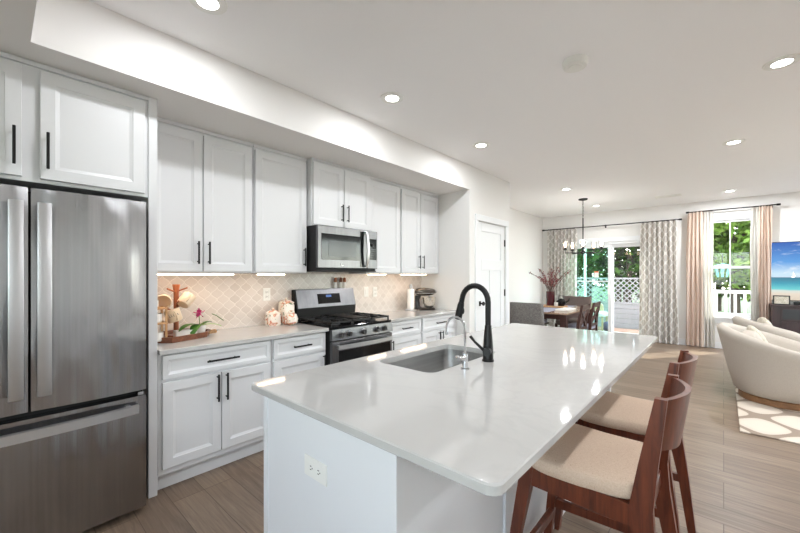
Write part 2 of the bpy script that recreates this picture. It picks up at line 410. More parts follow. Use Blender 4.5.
# pantry door
d1 = thing('door_1', 'white pantry door with one wide panel over two tall panels', 'door', (XP, 4.7, 0), kind='structure')
b = B().box(XP + .0005, XP + .018, 4.215, 4.30, 0, 2.112, .003).box(XP + .0005, XP + .018, 5.115, 5.20, 0, 2.112, .003).box(XP + .0005, XP + .020, 4.215, 5.20, 2.113, 2.195, .003)
b.done('casing', 'trim', d1)
b = B().box(XP - .055, XP - .025, 4.305, 5.11, .012, 2.105)
fr = XP - .012
for y0, y1, z0, z1 in ((4.305, 4.42, .012, 2.105), (4.995, 5.11, .012, 2.105), (4.42, 4.995, 1.985, 2.105), (4.42, 4.995, 1.45, 1.60), (4.42, 4.995, .012, .25), (4.655, 4.76, .25, 1.45)):
    b.box(XP - .026, fr, y0, y1, z0, z1, .002)
b.done('leaf', 'trim', d1)
b = B().box(fr, fr + .004, 4.335, 4.40, .965, 1.03); b.cyl((fr, 4.368, 1.0), (fr + .045, 4.368, 1.0), .012); b.ell((fr + .06, 4.368, 1.0), (.02, .028, .028))
b.done('knob', 'black', d1, True)
for z in (.25, 1.12, 1.86): B().box(fr - .002, fr + .006, 5.10, 5.125, z - .05, z + .05).cyl((fr + .008, 5.112, z - .05), (fr + .008, 5.112, z + .05), .007, n=10).done('hinge', 'black', d1)

# sliding glass door
d2 = thing('door_2', 'white sliding glass patio door in the back wall', 'door', (-1.88, YB, 0), kind='structure')
b = B().box(SX0, SX0 + .05, YB, YB + .13, 0, SZ).box(SX1 - .05, SX1, YB, YB + .13, 0, SZ).box(SX0, SX1, YB, YB + .13, SZ - .05, SZ).box(SX0, SX1, YB, YB + .13, 0, .03)
b.box(SX0 - .08, SX0, YB - .018, YB, 0, SZ, .003).box(SX1, SX1 + .08, YB - .018, YB, 0, SZ, .003).box(SX0 - .08, SX1 + .08, YB - .022, YB, SZ, SZ + .1, .004)
b.done('frame', 'trim', d2)
def slide(x0, x1, y, gm, nm):
    b = B()
    b.box(x0, x0 + .07, y, y + .04, .03, SZ - .05, .003).box(x1 - .07, x1, y, y + .04, .03, SZ - .05, .003).box(x0 + .07, x1 - .07, y, y + .04, SZ - .12, SZ - .05, .003).box(x0 + .07, x1 - .07, y, y + .04, .03, .12, .003)
    o = b.done(nm, 'trim', d2); B().box(x0 + .07, x1 - .07, y + .016, y + .022, .12, SZ - .12).done('pane', gm, o); return o
p1 = slide(SX0 + .05, -1.86, YB + .02, 'aqua', 'sliding_panel')
B().box(SX0 + .12, -1.93, YB + .005, YB + .02, 1.225, 1.255, .003).done('crossbar', 'trim', p1)
B().box(-2.21, -2.12, YB + .028, YB + .032, 1.33, 1.47).done('notice', 'plate', p1); 
B().box(-2.21, -2.12, YB + .0265, YB + .028, 1.44, 1.47).done('notice_band', 'orange', p1)
B().box(-1.93, -1.90, YB - .02, YB + .02, .95, 1.2, .006).done('door_pull', 'plate', p1)
slide(-1.90, SX1 - .05, YB + .075, 'glass', 'fixed_panel')

# double-hung window
w1 = thing('window_1', 'white double hung window looking on trees and a white railing', 'window', (.09, YB, WZ0), kind='structure')
b = B().box(WX0, WX0 + .03, YB, YB + .12, WZ0, WZ1).box(WX1 - .03, WX1, YB, YB + .12, WZ0, WZ1).box(WX0, WX1, YB, YB + .12, WZ1 - .04, WZ1).box(WX0, WX1, YB, YB + .12, WZ0, WZ0 + .03)
b.box(WX0 - .08, WX0, YB - .018, YB, WZ0, WZ1, .003).box(WX1, WX1 + .08, YB - .018, YB, WZ0, WZ1, .003).box(WX0 - .08, WX1 + .08, YB - .02, YB, WZ1, WZ1 + .09, .004)
b.done('frame', 'trim', w1)
B().box(WX0 - .1, WX1 + .1, YB - .05, YB + .02, WZ0 - .03, WZ0, .005).box(WX0 - .08, WX1 + .08, YB - .018, YB, WZ0 - .12, WZ0 - .03, .004).done('sill', 'trim', w1)
def sash(y, z0, z1):
    x0, x1 = WX0 + .03, WX1 - .03
    b = B().box(x0, x0 + .04, y, y + .03, z0, z1, .002).box(x1 - .04, x1, y, y + .03, z0, z1, .002).box(x0 + .04, x1 - .04, y, y + .03, z1 - .04, z1, .002).box(x0 + .04, x1 - .04, y, y + .03, z0, z0 + .045, .002)
    b.box(.082, .098, y + .005, y + .025, z0 + .045, z1 - .04)
    o = b.done('sash', 'trim', w1); B().box(x0 + .04, x1 - .04, y + .013, y + .017, z0 + .045, z1 - .04).done('pane', 'glass', o)
sash(YB + .02, WZ0 + .03, 1.55); sash(YB + .06, 1.50, WZ1 - .04)

# ------------------------------------------------------------------ ceiling fixtures
def can(first=None):
    t = thing('recessed_light', '', 'ceiling light', (0, 0, ZC))
    B().lathe([(.062, ZC - .008), (.092, ZC - .006), (.095, ZC - .0005), (.062, ZC - .0005)], n=28).done('trim_ring', 'plate', t, True)
    B().lathe([(.058, ZC - .0005), (.060, ZC - .007), (.02, ZC - .012)], n=28).done('lens', 'lens', t, True)
    l = bpy.data.lights.new('lamp', 'AREA'); l.shape = 'DISK'; l.size = .11; l.energy = CAN_W; l.color = (.945, .972, 1)
    lo = bpy.data.objects.new('lamp', l); C.objects.link(lo); lo.parent = t; lo.location = (0, 0, -.016)
    return t
cl = [(-1.995, .735, 'lit recessed ceiling light nearest the refrigerator, at the photo top edge'),
      (-1.98, 2.12, 'lit recessed ceiling light in front of the range and microwave'),
      (-1.975, 3.54, 'lit recessed ceiling light before the far end of the soffit'),
      (.29, 3.50, 'large bright recessed ceiling light at the upper right of the photo'),
      (.08, 5.26, 'recessed ceiling light over the living area, in line towards the window'),
      (-1.94, 6.29, 'recessed ceiling light just before the chandelier canopy'),
      (-1.945, 8.20, 'small far recessed ceiling light behind the chandelier canopy'),
      (.08, 8.26, 'small far recessed ceiling light in front of the white window'),
      (.3, 1.75, None), (2.4, 1.75, None), (2.3, 3.5, None), (2.2, 5.3, None), (2.2, 8.2, None), (.3, -1.6, None), (-1.9, -1.6, None), (2.3, -1.6, None)]  # entries without a label: unseen lamps added to brighten the room
c0 = can()
far_lamp = [c for c in c0.children if c.type == 'LIGHT'][0].data.copy(); far_lamp.energy = CAN_W * 3.8; mid_lamp = far_lamp.copy(); mid_lamp.energy = CAN_W * 1.7
for i, (x, y, lb) in enumerate(cl):
    lb = lb or 'white recessed ceiling light added outside the view to brighten the room'
    if i == 0: c0.location = (x, y, ZC); c0['label'] = lb; c0['group'] = 'recessed ceiling lights'
    else:
        r = dup(c0, (x, y, ZC), 0, lb); r['group'] = 'recessed ceiling lights'
        if x > 0:
            for ch in r.children:
                if ch.type == 'LIGHT': ch.data = far_lamp if y > 4.5 else mid_lamp
t = thing('smoke_detector', 'round white smoke detector on the ceiling above the island', 'smoke detector', (-.735, 2.566, ZC))
B().lathe([(.078, ZC), (.078, ZC - .022), (.070, ZC - .042), (.03, ZC - .046)], (-.735, 2.566, 0), 28).done('housing', 'plate', t, True)
B().lathe([(.045, ZC - .042), (.045, ZC - .050), (.02, ZC - .053)], (-.735, 2.566, 0), 24).done('sensor_cover', 'plate', t, True)
t = thing('ceiling_vent', 'white slotted air vent in the ceiling near the patio door', 'air vent', (-.746, 8.067, ZC))
b = B().box(-.93, -.56, 7.98, 8.0, ZC - .01, ZC).box(-.93, -.56, 8.135, 8.155, ZC - .01, ZC).box(-.93, -.91, 8.0, 8.135, ZC - .01, ZC).box(-.58, -.56, 8.0, 8.135, ZC - .01, ZC); b.done('frame', 'plate', t)
for i in range(5):
    B().box(-.91, -.58, 8.005 + i * .026, 8.02 + i * .026, ZC - .012, ZC - .001).done('louver', 'plate', t)

# chandelier
hx, hy = -1.961, 7.326
t = thing('chandelier', 'black five arm chandelier with clear glass shades above the dining table', 'chandelier', (hx, hy, ZC))
B().lathe([(.02, ZC - .035), (.075, ZC - .02), (.08, ZC)], (hx, hy, 0)).done('canopy', 'black', t, True)
b = B()
for i in range(9): 
    z = ZC - .05 - i * .035; ang = i % 2
    pts = [(hx + (.011 * math.cos(a) if ang else 0), hy + (0 if ang else .011 * math.cos(a)), z + .022 * math.sin(a)) for a in [2 * PI * k / 10 for k in range(11)]]
    b.tube(pts, .0035, 6)
b.done('chain', 'black', t, True)
B().cyl((hx, hy, 2.45), (hx, hy, 1.80), .011, n=12).done('stem', 'black', t, True)
B().lathe([(.01, 1.77), (.03, 1.78), (.045, 1.795), (.045, 1.82), (.02, 1.85)], (hx, hy, 0)).done('hub', 'black', t, True)
vx, vy = -hx, -hy; a0 = math.atan2(vy, vx)
for k in range(5):
    a = a0 + k * 2 * PI / 5; ex, ey = hx + .313 * math.cos(a), hy + .313 * math.sin(a)
    arm = B().tube([(hx, hy, 1.80), (ex, ey, 1.80), (ex, ey, 1.865)], .009, 8).done('arm', 'black', t, True)
    B().lathe([(.03, 1.855), (.034, 1.868), (.02, 1.872), (.017, 1.90)], (ex, ey, 0), 16).done('cup', 'black', arm, True)
    B().lathe([(.012, 1.90), (.024, 1.93), (.026, 1.96), (.012, 2.0)], (ex, ey, 0), 14).done('bulb', 'bulb', arm, True)
    pl = bpy.data.lights.new('bulb_light', 'POINT'); pl.energy = 1.1; pl.shadow_soft_size = .03; pl.color = (1, .97, .93)
    po = bpy.data.objects.new('bulb_light', pl); C.objects.link(po); po.parent = t; po.location = (ex - hx, ey - hy, 2.035 - ZC)
    B().lathe([(.034, 1.87), (.048, 1.90), (.052, 2.02), (.050, 2.02), (.046, 1.90), (.032, 1.873)], (ex, ey, 0), 20, False).done('glass_shade', 'clear', arm, True)

# ------------------------------------------------------------------ cabinetry
FX = lambda X: (lambda u, v, w: (X + w, u, v))
def pull(b, x, y, z, L, vert):
    r = .0062; p = L / 2
    if vert:
        b.box(x + .026, x + .036, y - r, y + r, z - p, z + p, .002)
        for s in (-1, 1): b.cyl((x, y, z + s * p * .78), (x + .028, y, z + s * p * .78), .0048, n=10)
    else:
        b.box(x + .026, x + .036, y - p, y + p, z - r, z + r, .002)
        for s in (-1, 1): b.cyl((x, y + s * p * .78, z), (x + .028, y + s * p * .78, z), .0048, n=10)
    return b
def door(t, X, y0, y1, z0, z1, hy=None, hz=None, rail=.058, L=.17, nm='door'):
    o = B().panel(FX(X), y0, y1, z0, z1, .02, rail).done(nm, 'cab', t)
    if hy is not None: pull(B(), X, hy, hz, L, True).done('handle', 'black', o)
    return o
def drawer(t, X, y0, y1, z0, z1, L=.2):
    o = B().panel(FX(X), y0, y1, z0, z1, .02, .03, .009, .016).done('drawer', 'cab', t)
    pull(B(), X, (y0 + y1) / 2, (z0 + z1) / 2, L, False).done('handle', 'black', o); return o
UC = 'white wall cabinets'
def upper(label, y0, y1, z0, z1, X, doors, top=ZS):
    t = thing('wall_cabinet', label, 'cabinet', (XK, (y0 + y1) / 2, z0), group=UC)
    b = B().box(XK + .0015, X - .022, y0 + .001, y1 - .001, z0, z1, .0015)
    b.done('carcass', 'cab', t)
    B().box(XK, X - .012, y0 + .001, y1 - .001, z1, top - .001, .002).done('crown', 'cab', t)
    for (a, c, hh) in doors: door(t, X, a, c, z0 + .012, z1 - .022, hh, z0 + .012 + .14)
    return t
XU = -2.93
upper('tall white two door wall cabinet right beside the refrigerator panel', .682, 1.445, 1.40, 2.462, XU, [(.70, 1.042, 1.008), (1.052, 1.427, 1.084)])
upper('white single door wall cabinet left of the microwave', 1.447, 1.972, 1.40, 2.462, XU, [(1.457, 1.958, 1.925)])
upper('short white two door wall cabinet above the microwave', 1.976, 2.735, 1.852, 2.470, -2.865, [(1.99, 2.352, 2.32), (2.362, 2.722, 2.394)])
upper('white single door wall cabinet right of the microwave', 2.739, 3.29, 1.40, 2.462, XU, [(2.76, 3.275, 2.795)])
upper('white two door wall cabinet at the far end above the stand mixer', 3.292, 4.088, 1.40, 2.462, XU, [(3.31, 3.672, 3.638), (3.682, 4.074, 3.716)])
t = thing('wall_cabinet', 'deep white cabinet above the refrigerator', 'cabinet', (XK, .12, 1.86), group=UC)
B().box(XK, -2.662, -.42, .631, 1.865, 2.462, .0015).done('carcass', 'cab', t)
B().box(XK, -2.655, -.42, .631, 2.462, ZS - .001, .002).box(-2.655, -2.645, -.42, .631, 2.462, 2.474).done('crown', 'cab', t)
door(t, -2.64, -.36, .09, 1.885, 2.445, .062, 2.03, L=.19); door(t, -2.64, .155, .611, 1.885, 2.445, .183, 2.03, L=.19)
tag(B().box(XK, -2.652, .632, .680, 0, ZS - .001, .002).done('end_panel', 'cab'), 'tall narrow white panel between refrigerator and counter', 'panel')
tag(B().box(XK, -2.652, -.44, -.424, 0, ZS - .001, .002).done('end_panel', 'cab'), 'tall white panel on the far left side of the refrigerator', 'panel')

# under-cabinet light bars
t0 = None
for y0, y1, lb in ((.74, 1.30, 'glowing warm light bar under the cabinet above the mug tray'), (1.50, 1.76, 'short glowing light bar under the single door cabinet above the canisters'), (2.80, 3.08, 'glowing light bar under the cabinet beside the microwave'), (3.36, 3.86, 'glowing light bar under the far cabinet above the paper towel')):
    t = thing('under_cabinet_light', lb, 'light', (-3.0, (y0 + y1) / 2, 1.398), group='under cabinet light bars')
    B().box(-3.005, -2.965, y0, y1, 1.392, 1.3995).done('housing', 'plate', t)
    B().box(-3.002, -2.968, y0 + .006, y1 - .006, 1.386, 1.392, .001).done('diffuser', 'strip', t)

XB = -2.64
def basecab(label, y0, y1):
    t = thing('base_cabinet', label, 'cabinet', (XK, (y0 + y1) / 2, 0), group='white base cabinets')
    B().box(XK + .0015, XB - .021, y0 + .001, y1 - .001, .11, .884, .0015).done('carcass', 'cab', t)
    B().box(XK + .0015, XB - .075, y0 + .001, y1 - .001, 0, .11).done('toe_kick', 'cab', t)
    return t
t = basecab('white base cabinet with one wide drawer beside the refrigerator', .682, 1.45)
drawer(t, XB, .705, 1.436, .718, .872, .22); door(t, XB, .705, 1.062, .15, .700, 1.035, .60, L=.19); door(t, XB, 1.068, 1.436, .15, .700, 1.096, .60, L=.19)
t = basecab('narrow white base cabinet left of the range', 1.452, 1.975)
drawer(t, XB, 1.465, 1.96, .718, .872, .17); door(t, XB, 1.465, 1.96, .15, .700, 1.933, .60)
t = basecab('narrow white base cabinet right of the range', 2.775, 3.34)
drawer(t, XB, 2.79, 3.325, .718, .872, .17); door(t, XB, 2.79, 3.325, .15, .700, 2.818, .60)
t = basecab('white two door base cabinet below the stand mixer', 3.342, 4.088)
drawer(t, XB, 3.355, 4.06, .718, .872, .2); door(t, XB, 3.355, 3.70, .15, .700, 3.672, .60); door(t, XB, 3.708, 4.06, .15, .700, 3.736, .60)
XCF = -2.613
tag(B().box(XK + .009, XCF, .6815, 1.978, .885, .914, .003, 2).done('countertop', 'quartz'), 'white quartz counter between refrigerator and range', 'countertop')
tag(B().box(XK + .009, XCF, 2.772, 4.088, .885, .914, .003, 2).done('countertop', 'quartz'), 'white quartz counter right of the range, under the stand mixer', 'countertop')

# ------------------------------------------------------------------ refrigerator
t = thing('refrigerator', 'stainless steel french door refrigerator with bottom freezer drawer', 'refrigerator', (-2.85, .11, 0))
B().box(-3.2, -2.565, -.352, .584, .03, 1.80).done('body', 'dark', t)
B().box(-3.15, -2.60, -.33, .56, 0, .03).done('foot_grille', 'dark', t)
def fdoor(y0, y1, z0, z1, nm):
    b = B(); n = 8; rings = []
    prof = []
    for i in range(n + 1):
        y = y0 + (y1 - y0) * i / n; k = (i / n - .5) * 2; prof.append((-2.494 - .012 * k * k, y))
    poly = [(-2.562, y0), *[(x, y) for x, y in prof], (-2.562, y1)]
    b.loft([[(x, y, z) for x, y in poly] for z in (z0, z1)])
    return b.done(nm, 'fridge', t, True, 40)
fl = fdoor(-.352, .106, .722, 1.808, 'door'); fr_ = fdoor(.116, .586, .722, 1.808, 'door'); fd = fdoor(-.352, .586, .045, .690, 'freezer_drawer')
for yy, par in ((.064, fl), (.160, fr_)):
    b = B(); prof = [(z, -2.452) for z in (.80, 1.72)]
    b.box(-2.458, -2.440, yy - .026, yy + .026, .80, 1.735, .005, 2)
    for z in (.84, 1.69): b.box(-2.505, -2.455, yy - .014, yy + .014, z - .025, z + .025, .004)
    b.done('handle', 'handle', par, True, 40)
b = B(); n = 16; rings = []
for i in range(n + 1):
    y = -.31 + .85 * i / n; k = (y - .115) / .425; x = -2.43 - .028 * k * k
    rings.append([(x - .009, y, .612), (x + .009, y, .608), (x + .009, y, .652), (x - .009, y, .656)])
b.loft(rings)
for y in (-.27, .50): b.box(-2.505, -2.452, y - .014, y + .014, .618, .646, .004)
b.done('handle', 'handle', fd, True, 40)
B().box(-2.56, -2.50, .545, .575, .693, .712, .003).done('hinge', 'chrome', t)
def logo(par, x, y, z, r):
    g = B().cyl((x, y, z), (x + .004, y, z), r, n=28).done('emblem', 'steel', par, True)
    pts = [(x + .004, y + r * .86 * math.cos(a), z + r * .86 * math.sin(a)) for a in [2 * PI * k / 24 for k in range(25)]]
    b = B().tube(pts, r * .08, 6)
    for s in (-1, 1):
        b.tube([(x + .004, y + s * r * (.1 + .5 * math.sin(q) ** 2), z + r * .5 * math.cos(q)) for q in [PI * k / 10 for k in range(11)]], r * .06, 6)
        b.tube([(x + .004, y + s * r * .1, z), (x + .004, y + s * r * .5, z + .02 * r)], r * .06, 6)
    b.done('emblem_script', 'chrome', g, True)
logo(fr_, -2.504, .475, 1.752, .020)

# ------------------------------------------------------------------ over-the-range microwave
my0, my1, mx = 1.977, 2.745, -2.782
t = thing('microwave', 'stainless steel over the range microwave with black glass door', 'microwave', (XK, 2.36, 1.42))
B().box(XK + .01, mx - .03, my0, my1, 1.43, 1.85, .003).done('body', 'dark', t)
b = B()
for i in range(3): b.cyl((mx - .07, my0, 1.51 + i * .13), (mx - .07, my0 - .002, 1.51 + i * .13), .006, n=8)
b.done('side_screw', 'iron', t)
dr = B().box(mx - .03, mx, my0, 2.60, 1.452, 1.849, .004, 2).done('door', 'steel', t)
B().box(mx, mx + .003, my0 + .04, 2.535, 1.530, 1.776, .001).done('door_glass', 'blkgloss', dr)
B().box(mx + .003, mx + .0045, my0 + .12, 2.445, 1.565, 1.715).done('viewing_screen', 'bglass2', dr)
b = B(); rings = []
for i in range(13):
    k = i / 12 * 2 - 1; z = 1.65 + k * .185; x = mx + .052 - .030 * k * k
    rings.append([(x - .006, 2.548, z), (x + .008, 2.548, z), (x + .008, 2.578, z), (x - .006, 2.578, z)])
b.loft(rings); b.box(mx, mx + .028, 2.55, 2.576, 1.465, 1.487).box(mx, mx + .028, 2.55, 2.576, 1.813, 1.835)
b.done('handle', 'handle', dr, True, 40)
B().box(mx, mx + .004, 2.50, 2.546, 1.47, 1.83, .001).done('handle_recess', 'blkgloss', dr)
cp = B().box(mx - .03, mx, 2.603, my1, 1.452, 1.849, .004, 2).done('control_panel', 'steel', t)
B().box(mx, mx + .003, 2.622, 2.73, 1.545, 1.765, .001).done('keypad', 'blkgloss', cp)
B().cyl((mx + .003, 2.665, 1.70), (mx + .02, 2.665, 1.70), .017, n=20).done('dial', 'iron', cp, True)
b = B()
for i in range(5):
    for j in range(3): b.box(mx + .003, mx + .0042, 2.637 + j * .03, 2.655 + j * .03, 1.56 + i * .022, 1.572 + i * .022)
b.done('button', 'bglass2', cp)
B().box(XK + .03, mx - .01, my0 + .01, my1 - .01, 1.418, 1.43).done('vent_base', 'dark', t)
logo(dr, mx, 2.26, 1.487, .014)

# ------------------------------------------------------------------ gas range
ry0, ry1, rx = 1.985, 2.765, -2.585
t = thing('gas_range', 'freestanding stainless gas range with five front knobs', 'range', (-2.9, 2.375, 0))
B().box(XK + .02, rx - .03, ry0, ry1, .03, .895, .002).done('body', 'dark', t)
B().box(-3.15, rx - .01, ry0 - .002, ry1 + .002, .896, .918, .004, 2).done('cooktop', 'blkgloss', t)
cpn = B().prism([(rx - .03, .795), (rx + .012, .80), (rx + .004, .895), (rx - .03, .899)], (ry0, ry1), 'y').done('control_panel', 'steel', t)
for y in (2.083, 2.175, 2.352, 2.535, 2.635):
    kn = B().cyl((rx + .006, y, .845), (rx + .016, y, .845), .031, n=24).done('knob', 'chrome', cpn, True)
    B().cyl((rx + .016, y, .845), (rx + .045, y, .845), .024, .021, 24).box(rx + .045, rx + .05, y - .004, y + .004, .826, .864).done('knob_grip', 'steel', kn, True)
dr = B().box(rx - .03, rx + .006, ry0 + .002, ry1 - .002, .20, .785, .004, 2).done('oven_door', 'steel', t)
B().box(rx + .006, rx + .009, ry0 + .075, ry1 - .03, .29, .70, .001).done('oven_window', 'blkgloss', dr)
b = B(); rings = []
for i in range(15):
    k = i / 14 * 2 - 1; y = 2.375 + k * .345; x = rx + .062 - .02 * k * k
    rings.append([(x - .01, y, .722), (x + .008, y, .722), (x + .008, y, .756), (x - .01, y, .756)])
b.loft(rings)
for y in (2.05, 2.70): b.box(rx + .004, rx + .045, y - .015, y + .015, .724, .754, .003)
b.done('handle', 'handle', dr, True, 40)
sd = B().box(rx - .03, rx + .006, ry0 + .002, ry1 - .002, .045, .19, .004, 2).done('storage_drawer', 'steel', t)
bgd = B().prism([(-3.245, .918), (-3.165, .918), (-3.150, 1.045), (-3.150, 1.048), (-3.195, 1.235), (-3.245, 1.235)], (ry0 + .005, ry1 - .005), 'y').done('backguard', 'dark', t)
sl = lambda z: -3.149 - .045 * (z - 1.048) / .187
B().prism([(sl(1.05) - .004, 1.05), (sl(1.05) + .002, 1.05), (sl(1.236) + .002, 1.236), (-3.245, 1.238), (-3.245, 1.230), (sl(1.232) - .004, 1.230)], (ry0 + .02, ry1 - .01), 'y').done('backguard_face', 'steel', bgd)
B().prism([(sl(1.083), 1.083), (sl(1.083) + .004, 1.083), (sl(1.185) + .004, 1.185), (sl(1.185), 1.185)], (2.25, 2.545), 'y').done('display_panel', 'blkgloss', bgd)
B().prism([(sl(1.15) + .003, 1.15), (sl(1.15) + .0048, 1.15), (sl(1.172) + .0048, 1.172), (sl(1.172) + .003, 1.172)], (2.36, 2.43), 'y').done('clock_display', 'display', bgd)
for (x, y, r) in ((-3.0, 2.14, .045), (-2.76, 2.14, .05), (-2.88, 2.375, .055), (-3.0, 2.61, .04), (-2.76, 2.61, .05)):
    B().lathe([(r * 1.3, .918), (r * 1.2, .926), (r, .927), (r * .95, .938), (r * .3, .94)], (x, y, 0), 20).done('burner', 'iron', t, True)
for (a, c) in ((2.0, 2.25), (2.255, 2.495), (2.50, 2.75)):
    b = B(); z0, z1 = .945, .962
    b.box(-3.125, -2.615, a, a + .012, z0, z1, .002).box(-3.125, -2.615, c - .012, c, z0, z1, .002).box(-3.125, -3.113, a, c, z0, z1, .002).box(-2.627, -2.615, a, c, z0, z1, .002).box(-2.876, -2.864, a, c, z0, z1, .002)
    mid = (a + c) / 2
    for x in (-3.0, -2.745):
        b.box(x - .09, x + .09, mid - .005, mid + .005, z0, z1 + .003, .002).box(x - .005, x + .005, a, mid - .03, z0, z1 + .003).box(x - .005, x + .005, mid + .03, c, z0, z1 + .003)
    for x in (-3.119, -2.87, -2.621):
        for y in (a + .006, c - .006): b.box(x - .006, x + .006, y - .006, y + .006, .918, z0)
    b.done('grate', 'iron', t)
B().lathe([(.02, .963), (.085, .964), (.09, .972), (.02, .974)], (-3.0, 2.375, 0)).box(-3.1, -2.66, 2.30, 2.45, .963, .971, .003).done('griddle', 'iron', t)

# ------------------------------------------------------------------ island
t = thing('island_cabinet', 'white kitchen island base with plain end panel', 'island', (-1.07, 2.07, 0))
ix0, ix1, iy0, iy1 = -1.455, -.70, .768, 3.36
bx_ = B().box(ix0, ix1, iy0 + .02, 1.30, .0, .884).box(ix0, ix1, 2.15, iy1, 0, .884).box(ix0, ix1, 1.30, 2.15, 0, .66).box(ix0, -1.45, 1.30, 2.15, .66, .884).box(-.99, ix1, 1.30, 2.15, .66, .884)
bx_.done('carcass', 'isl', t)
B().box(ix0 + .02, ix1 - .035, iy0, iy0 + .02, 0, .884, .0015).done('end_panel', 'isl', t)
B().box(ix0 - .006, ix0 + .022, iy0 - .006, iy0 + .03, 0, .884, .002).done('corner_trim', 'isl', t)
B().box(ix1 - .037, ix1 + .004, iy0 - .006, iy0 + .035, 0, .884, .002).done('corner_trim', 'isl', t)
b = B()
for y in (1.44, 2.1, 2.75, 3.325): b.box(ix1, ix1 + .012, y, y + .045, .0, .884, .002)
b.box(ix1, ix1 + .010, iy0 + .035, iy1, 0, .10, .002)
b.done('back_batten', 'isl', t)
for y in (.90, 1.45, 2.05, 2.62):
    o = B().panel(lambda u, v, w: (ix0 - .02 - w, u, v), y, y + .5, .13, .85, .02, .058).done('door', 'isl', t)
    B().box(ix0 - .056, ix0 - .046, y + .44, y + .452, .6, .78).cyl((ix0 - .02, y + .446, .63), (ix0 - .05, y + .446, .63), .005, n=8).cyl((ix0 - .02, y + .446, .75), (ix0 - .05, y + .446, .75), .005, n=8).done('handle', 'black', o)
def rrect(x0, x1, y0, y1, r, n=6):
    p = []
    for cx_, cy_, a in ((x1 - r, y0 + r, -90), (x1 - r, y1 - r, 0), (x0 + r, y1 - r, 90), (x0 + r, y0 + r, 180)):
        for i in range(n + 1): t_ = R(a + 90 * i / n); p.append((cx_ + r * math.cos(t_), cy_ + r * math.sin(t_)))
    return p
def slab(outer, inner, z0, z1, bev=.004):
    b = B(); bm = b.b
    def ring(poly, z, off=0):
        if off:
            cx_ = sum(p[0] for p in poly) / len(poly); cy_ = sum(p[1] for p in poly) / len(poly)
            poly = [(x - math.copysign(off, x - cx_), y - math.copysign(off, y - cy_)) for x, y in poly]
        return [bm.verts.new((x, y, z)) for x, y in poly]
    def wall(r0, r1):
        for i in range(len(r0)):
            j = (i + 1) % len(r0); bm.faces.new((r0[i], r0[j], r1[j], r1[i]))
    o = [ring(outer, z0, bev), ring(outer, z0 + bev), ring(outer, z1 - bev), ring(outer, z1, bev)]
    for p, q in zip(o, o[1:]): wall(p, q)
    i_ = [ring(inner, z0), ring(inner, z1)]; wall(*i_)
    for ro, ri in ((o[0], i_[0]), (o[3], i_[1])):
        bm.edges.ensure_lookup_table()
        es = []
        for rr in (ro, ri):
            for k in range(len(rr)):
                e = bm.edges.get((rr[k], rr[(k + 1) % len(rr)])); es.append(e)
        bmesh.ops.triangle_fill(bm, use_beauty=True, edges=es)
    return b
sx0, sx1, sy0, sy1 = -1.415, -1.035, 1.385, 2.065
tag(slab(rrect(-1.548, -.372, .738, 3.398, .035), rrect(sx0, sx1, sy0, sy1, .055), .884, .914).done('island_countertop', 'quartz', None, True, 25), 'long white quartz island top with an undermount sink opening', 'countertop')
# sink bowl
rings = [[(x, y, .8838) for x, y in rrect(sx0 - .012, sx1 + .012, sy0 - .012, sy1 + .012, .06)], [(x, y, .8838) for x, y in rrect(sx0 + .002, sx1 - .002, sy0 + .002, sy1 - .002, .055)],
         [(x, y, .72) for x, y in rrect(sx0 + .006, sx1 - .006, sy0 + .006, sy1 - .006, .055)], [(x, y, .695) for x, y in rrect(sx0 + .03, sx1 - .03, sy0 + .03, sy1 - .03, .05)], [(x, y, .690) for x, y in rrect(-1.28, -1.17, 1.67, 1.78, .05)]]
t = thing('sink', 'undermount stainless steel sink set into the island top', 'sink', (-1.225, 1.725, .69))
out = [[(x, y, z) for x, y, z in r] for r in rings]
b = B().loft(rings, False, True)
out2 = [[(x, y, .8825) for x, y in rrect(sx0 - .012, sx1 + .012, sy0 - .012, sy1 + .012, .06)], [(x, y, .715) for x, y in rrect(sx0 - .0, sx1 + .0, sy0 - .0, sy1 + .0, .06)], [(x, y, .688) for x, y in rrect(sx0 + .03, sx1 - .03, sy0 + .03, sy1 - .03, .05)]]
b.loft(out2, False, True); b.done('bowl', 'sink', t, True, 50)
B().lathe([(.045, .691), (.045, .694), (.035, .6945), (.03, .692)], (-1.225, 1.725, 0)).done('drain', 'chrome', t, True)
# faucets
fx, fy = -.962, 1.80
t = thing('kitchen_faucet', 'tall matte black pull down faucet beside the island sink', 'faucet', (fx, fy, .914))
B().lathe([(.032, .914), (.032, .922), (.030, .924), (.030, .925)], (fx, fy, 0)).tube([(fx, fy, .92), (fx, fy, .98), (fx, fy, 1.05), (fx, fy, 1.11)], [.0285, .0275, .023, .0175], 20).done('body', 'black', t, True)
pts = [(fx, fy, 1.10), (fx, fy, 1.21)]
Rr = .083
for i in range(13): a = PI * i / 12 * .96; pts.append((fx - Rr + Rr * math.cos(a), fy, 1.235 + Rr * 1.08 * math.sin(a)))
e = pts[-1]; p2 = pts[-2]; dv = (Vector(e) - Vector(p2)).normalized()
pts.append(tuple(Vector(e) + dv * .02))
B().tube(pts, .0155, 14).done('neck', 'black', t, True)
e = Vector(pts[-1])
B().tube([e, e + dv * .015, e + dv * .05, e + dv * .10], [.0165, .0195, .021, .0215], 16).done('spray_head', 'black', t, True)
q = e + dv * .05
B().ell(q + Vector((.018, .006, 0)), (.008, .012, .02)).done('spray_button', 'iron', t, True)
B().cyl((fx, fy, .972), (fx + .018, fy - .05, .972), .022).done('valve', 'black', t, True)
B().tube([(fx - .0, fy - .04, .975), (fx - .05, fy - .055, 1.02), (fx - .075, fy - .062, 1.05)], [.009, .007, .0085], 10).done('lever', 'black', t, True)
gx, gy = -.966, 1.569
t = thing('filter_faucet', 'small slender chrome filtered water faucet in front of the black faucet', 'faucet', (gx, gy, .914))
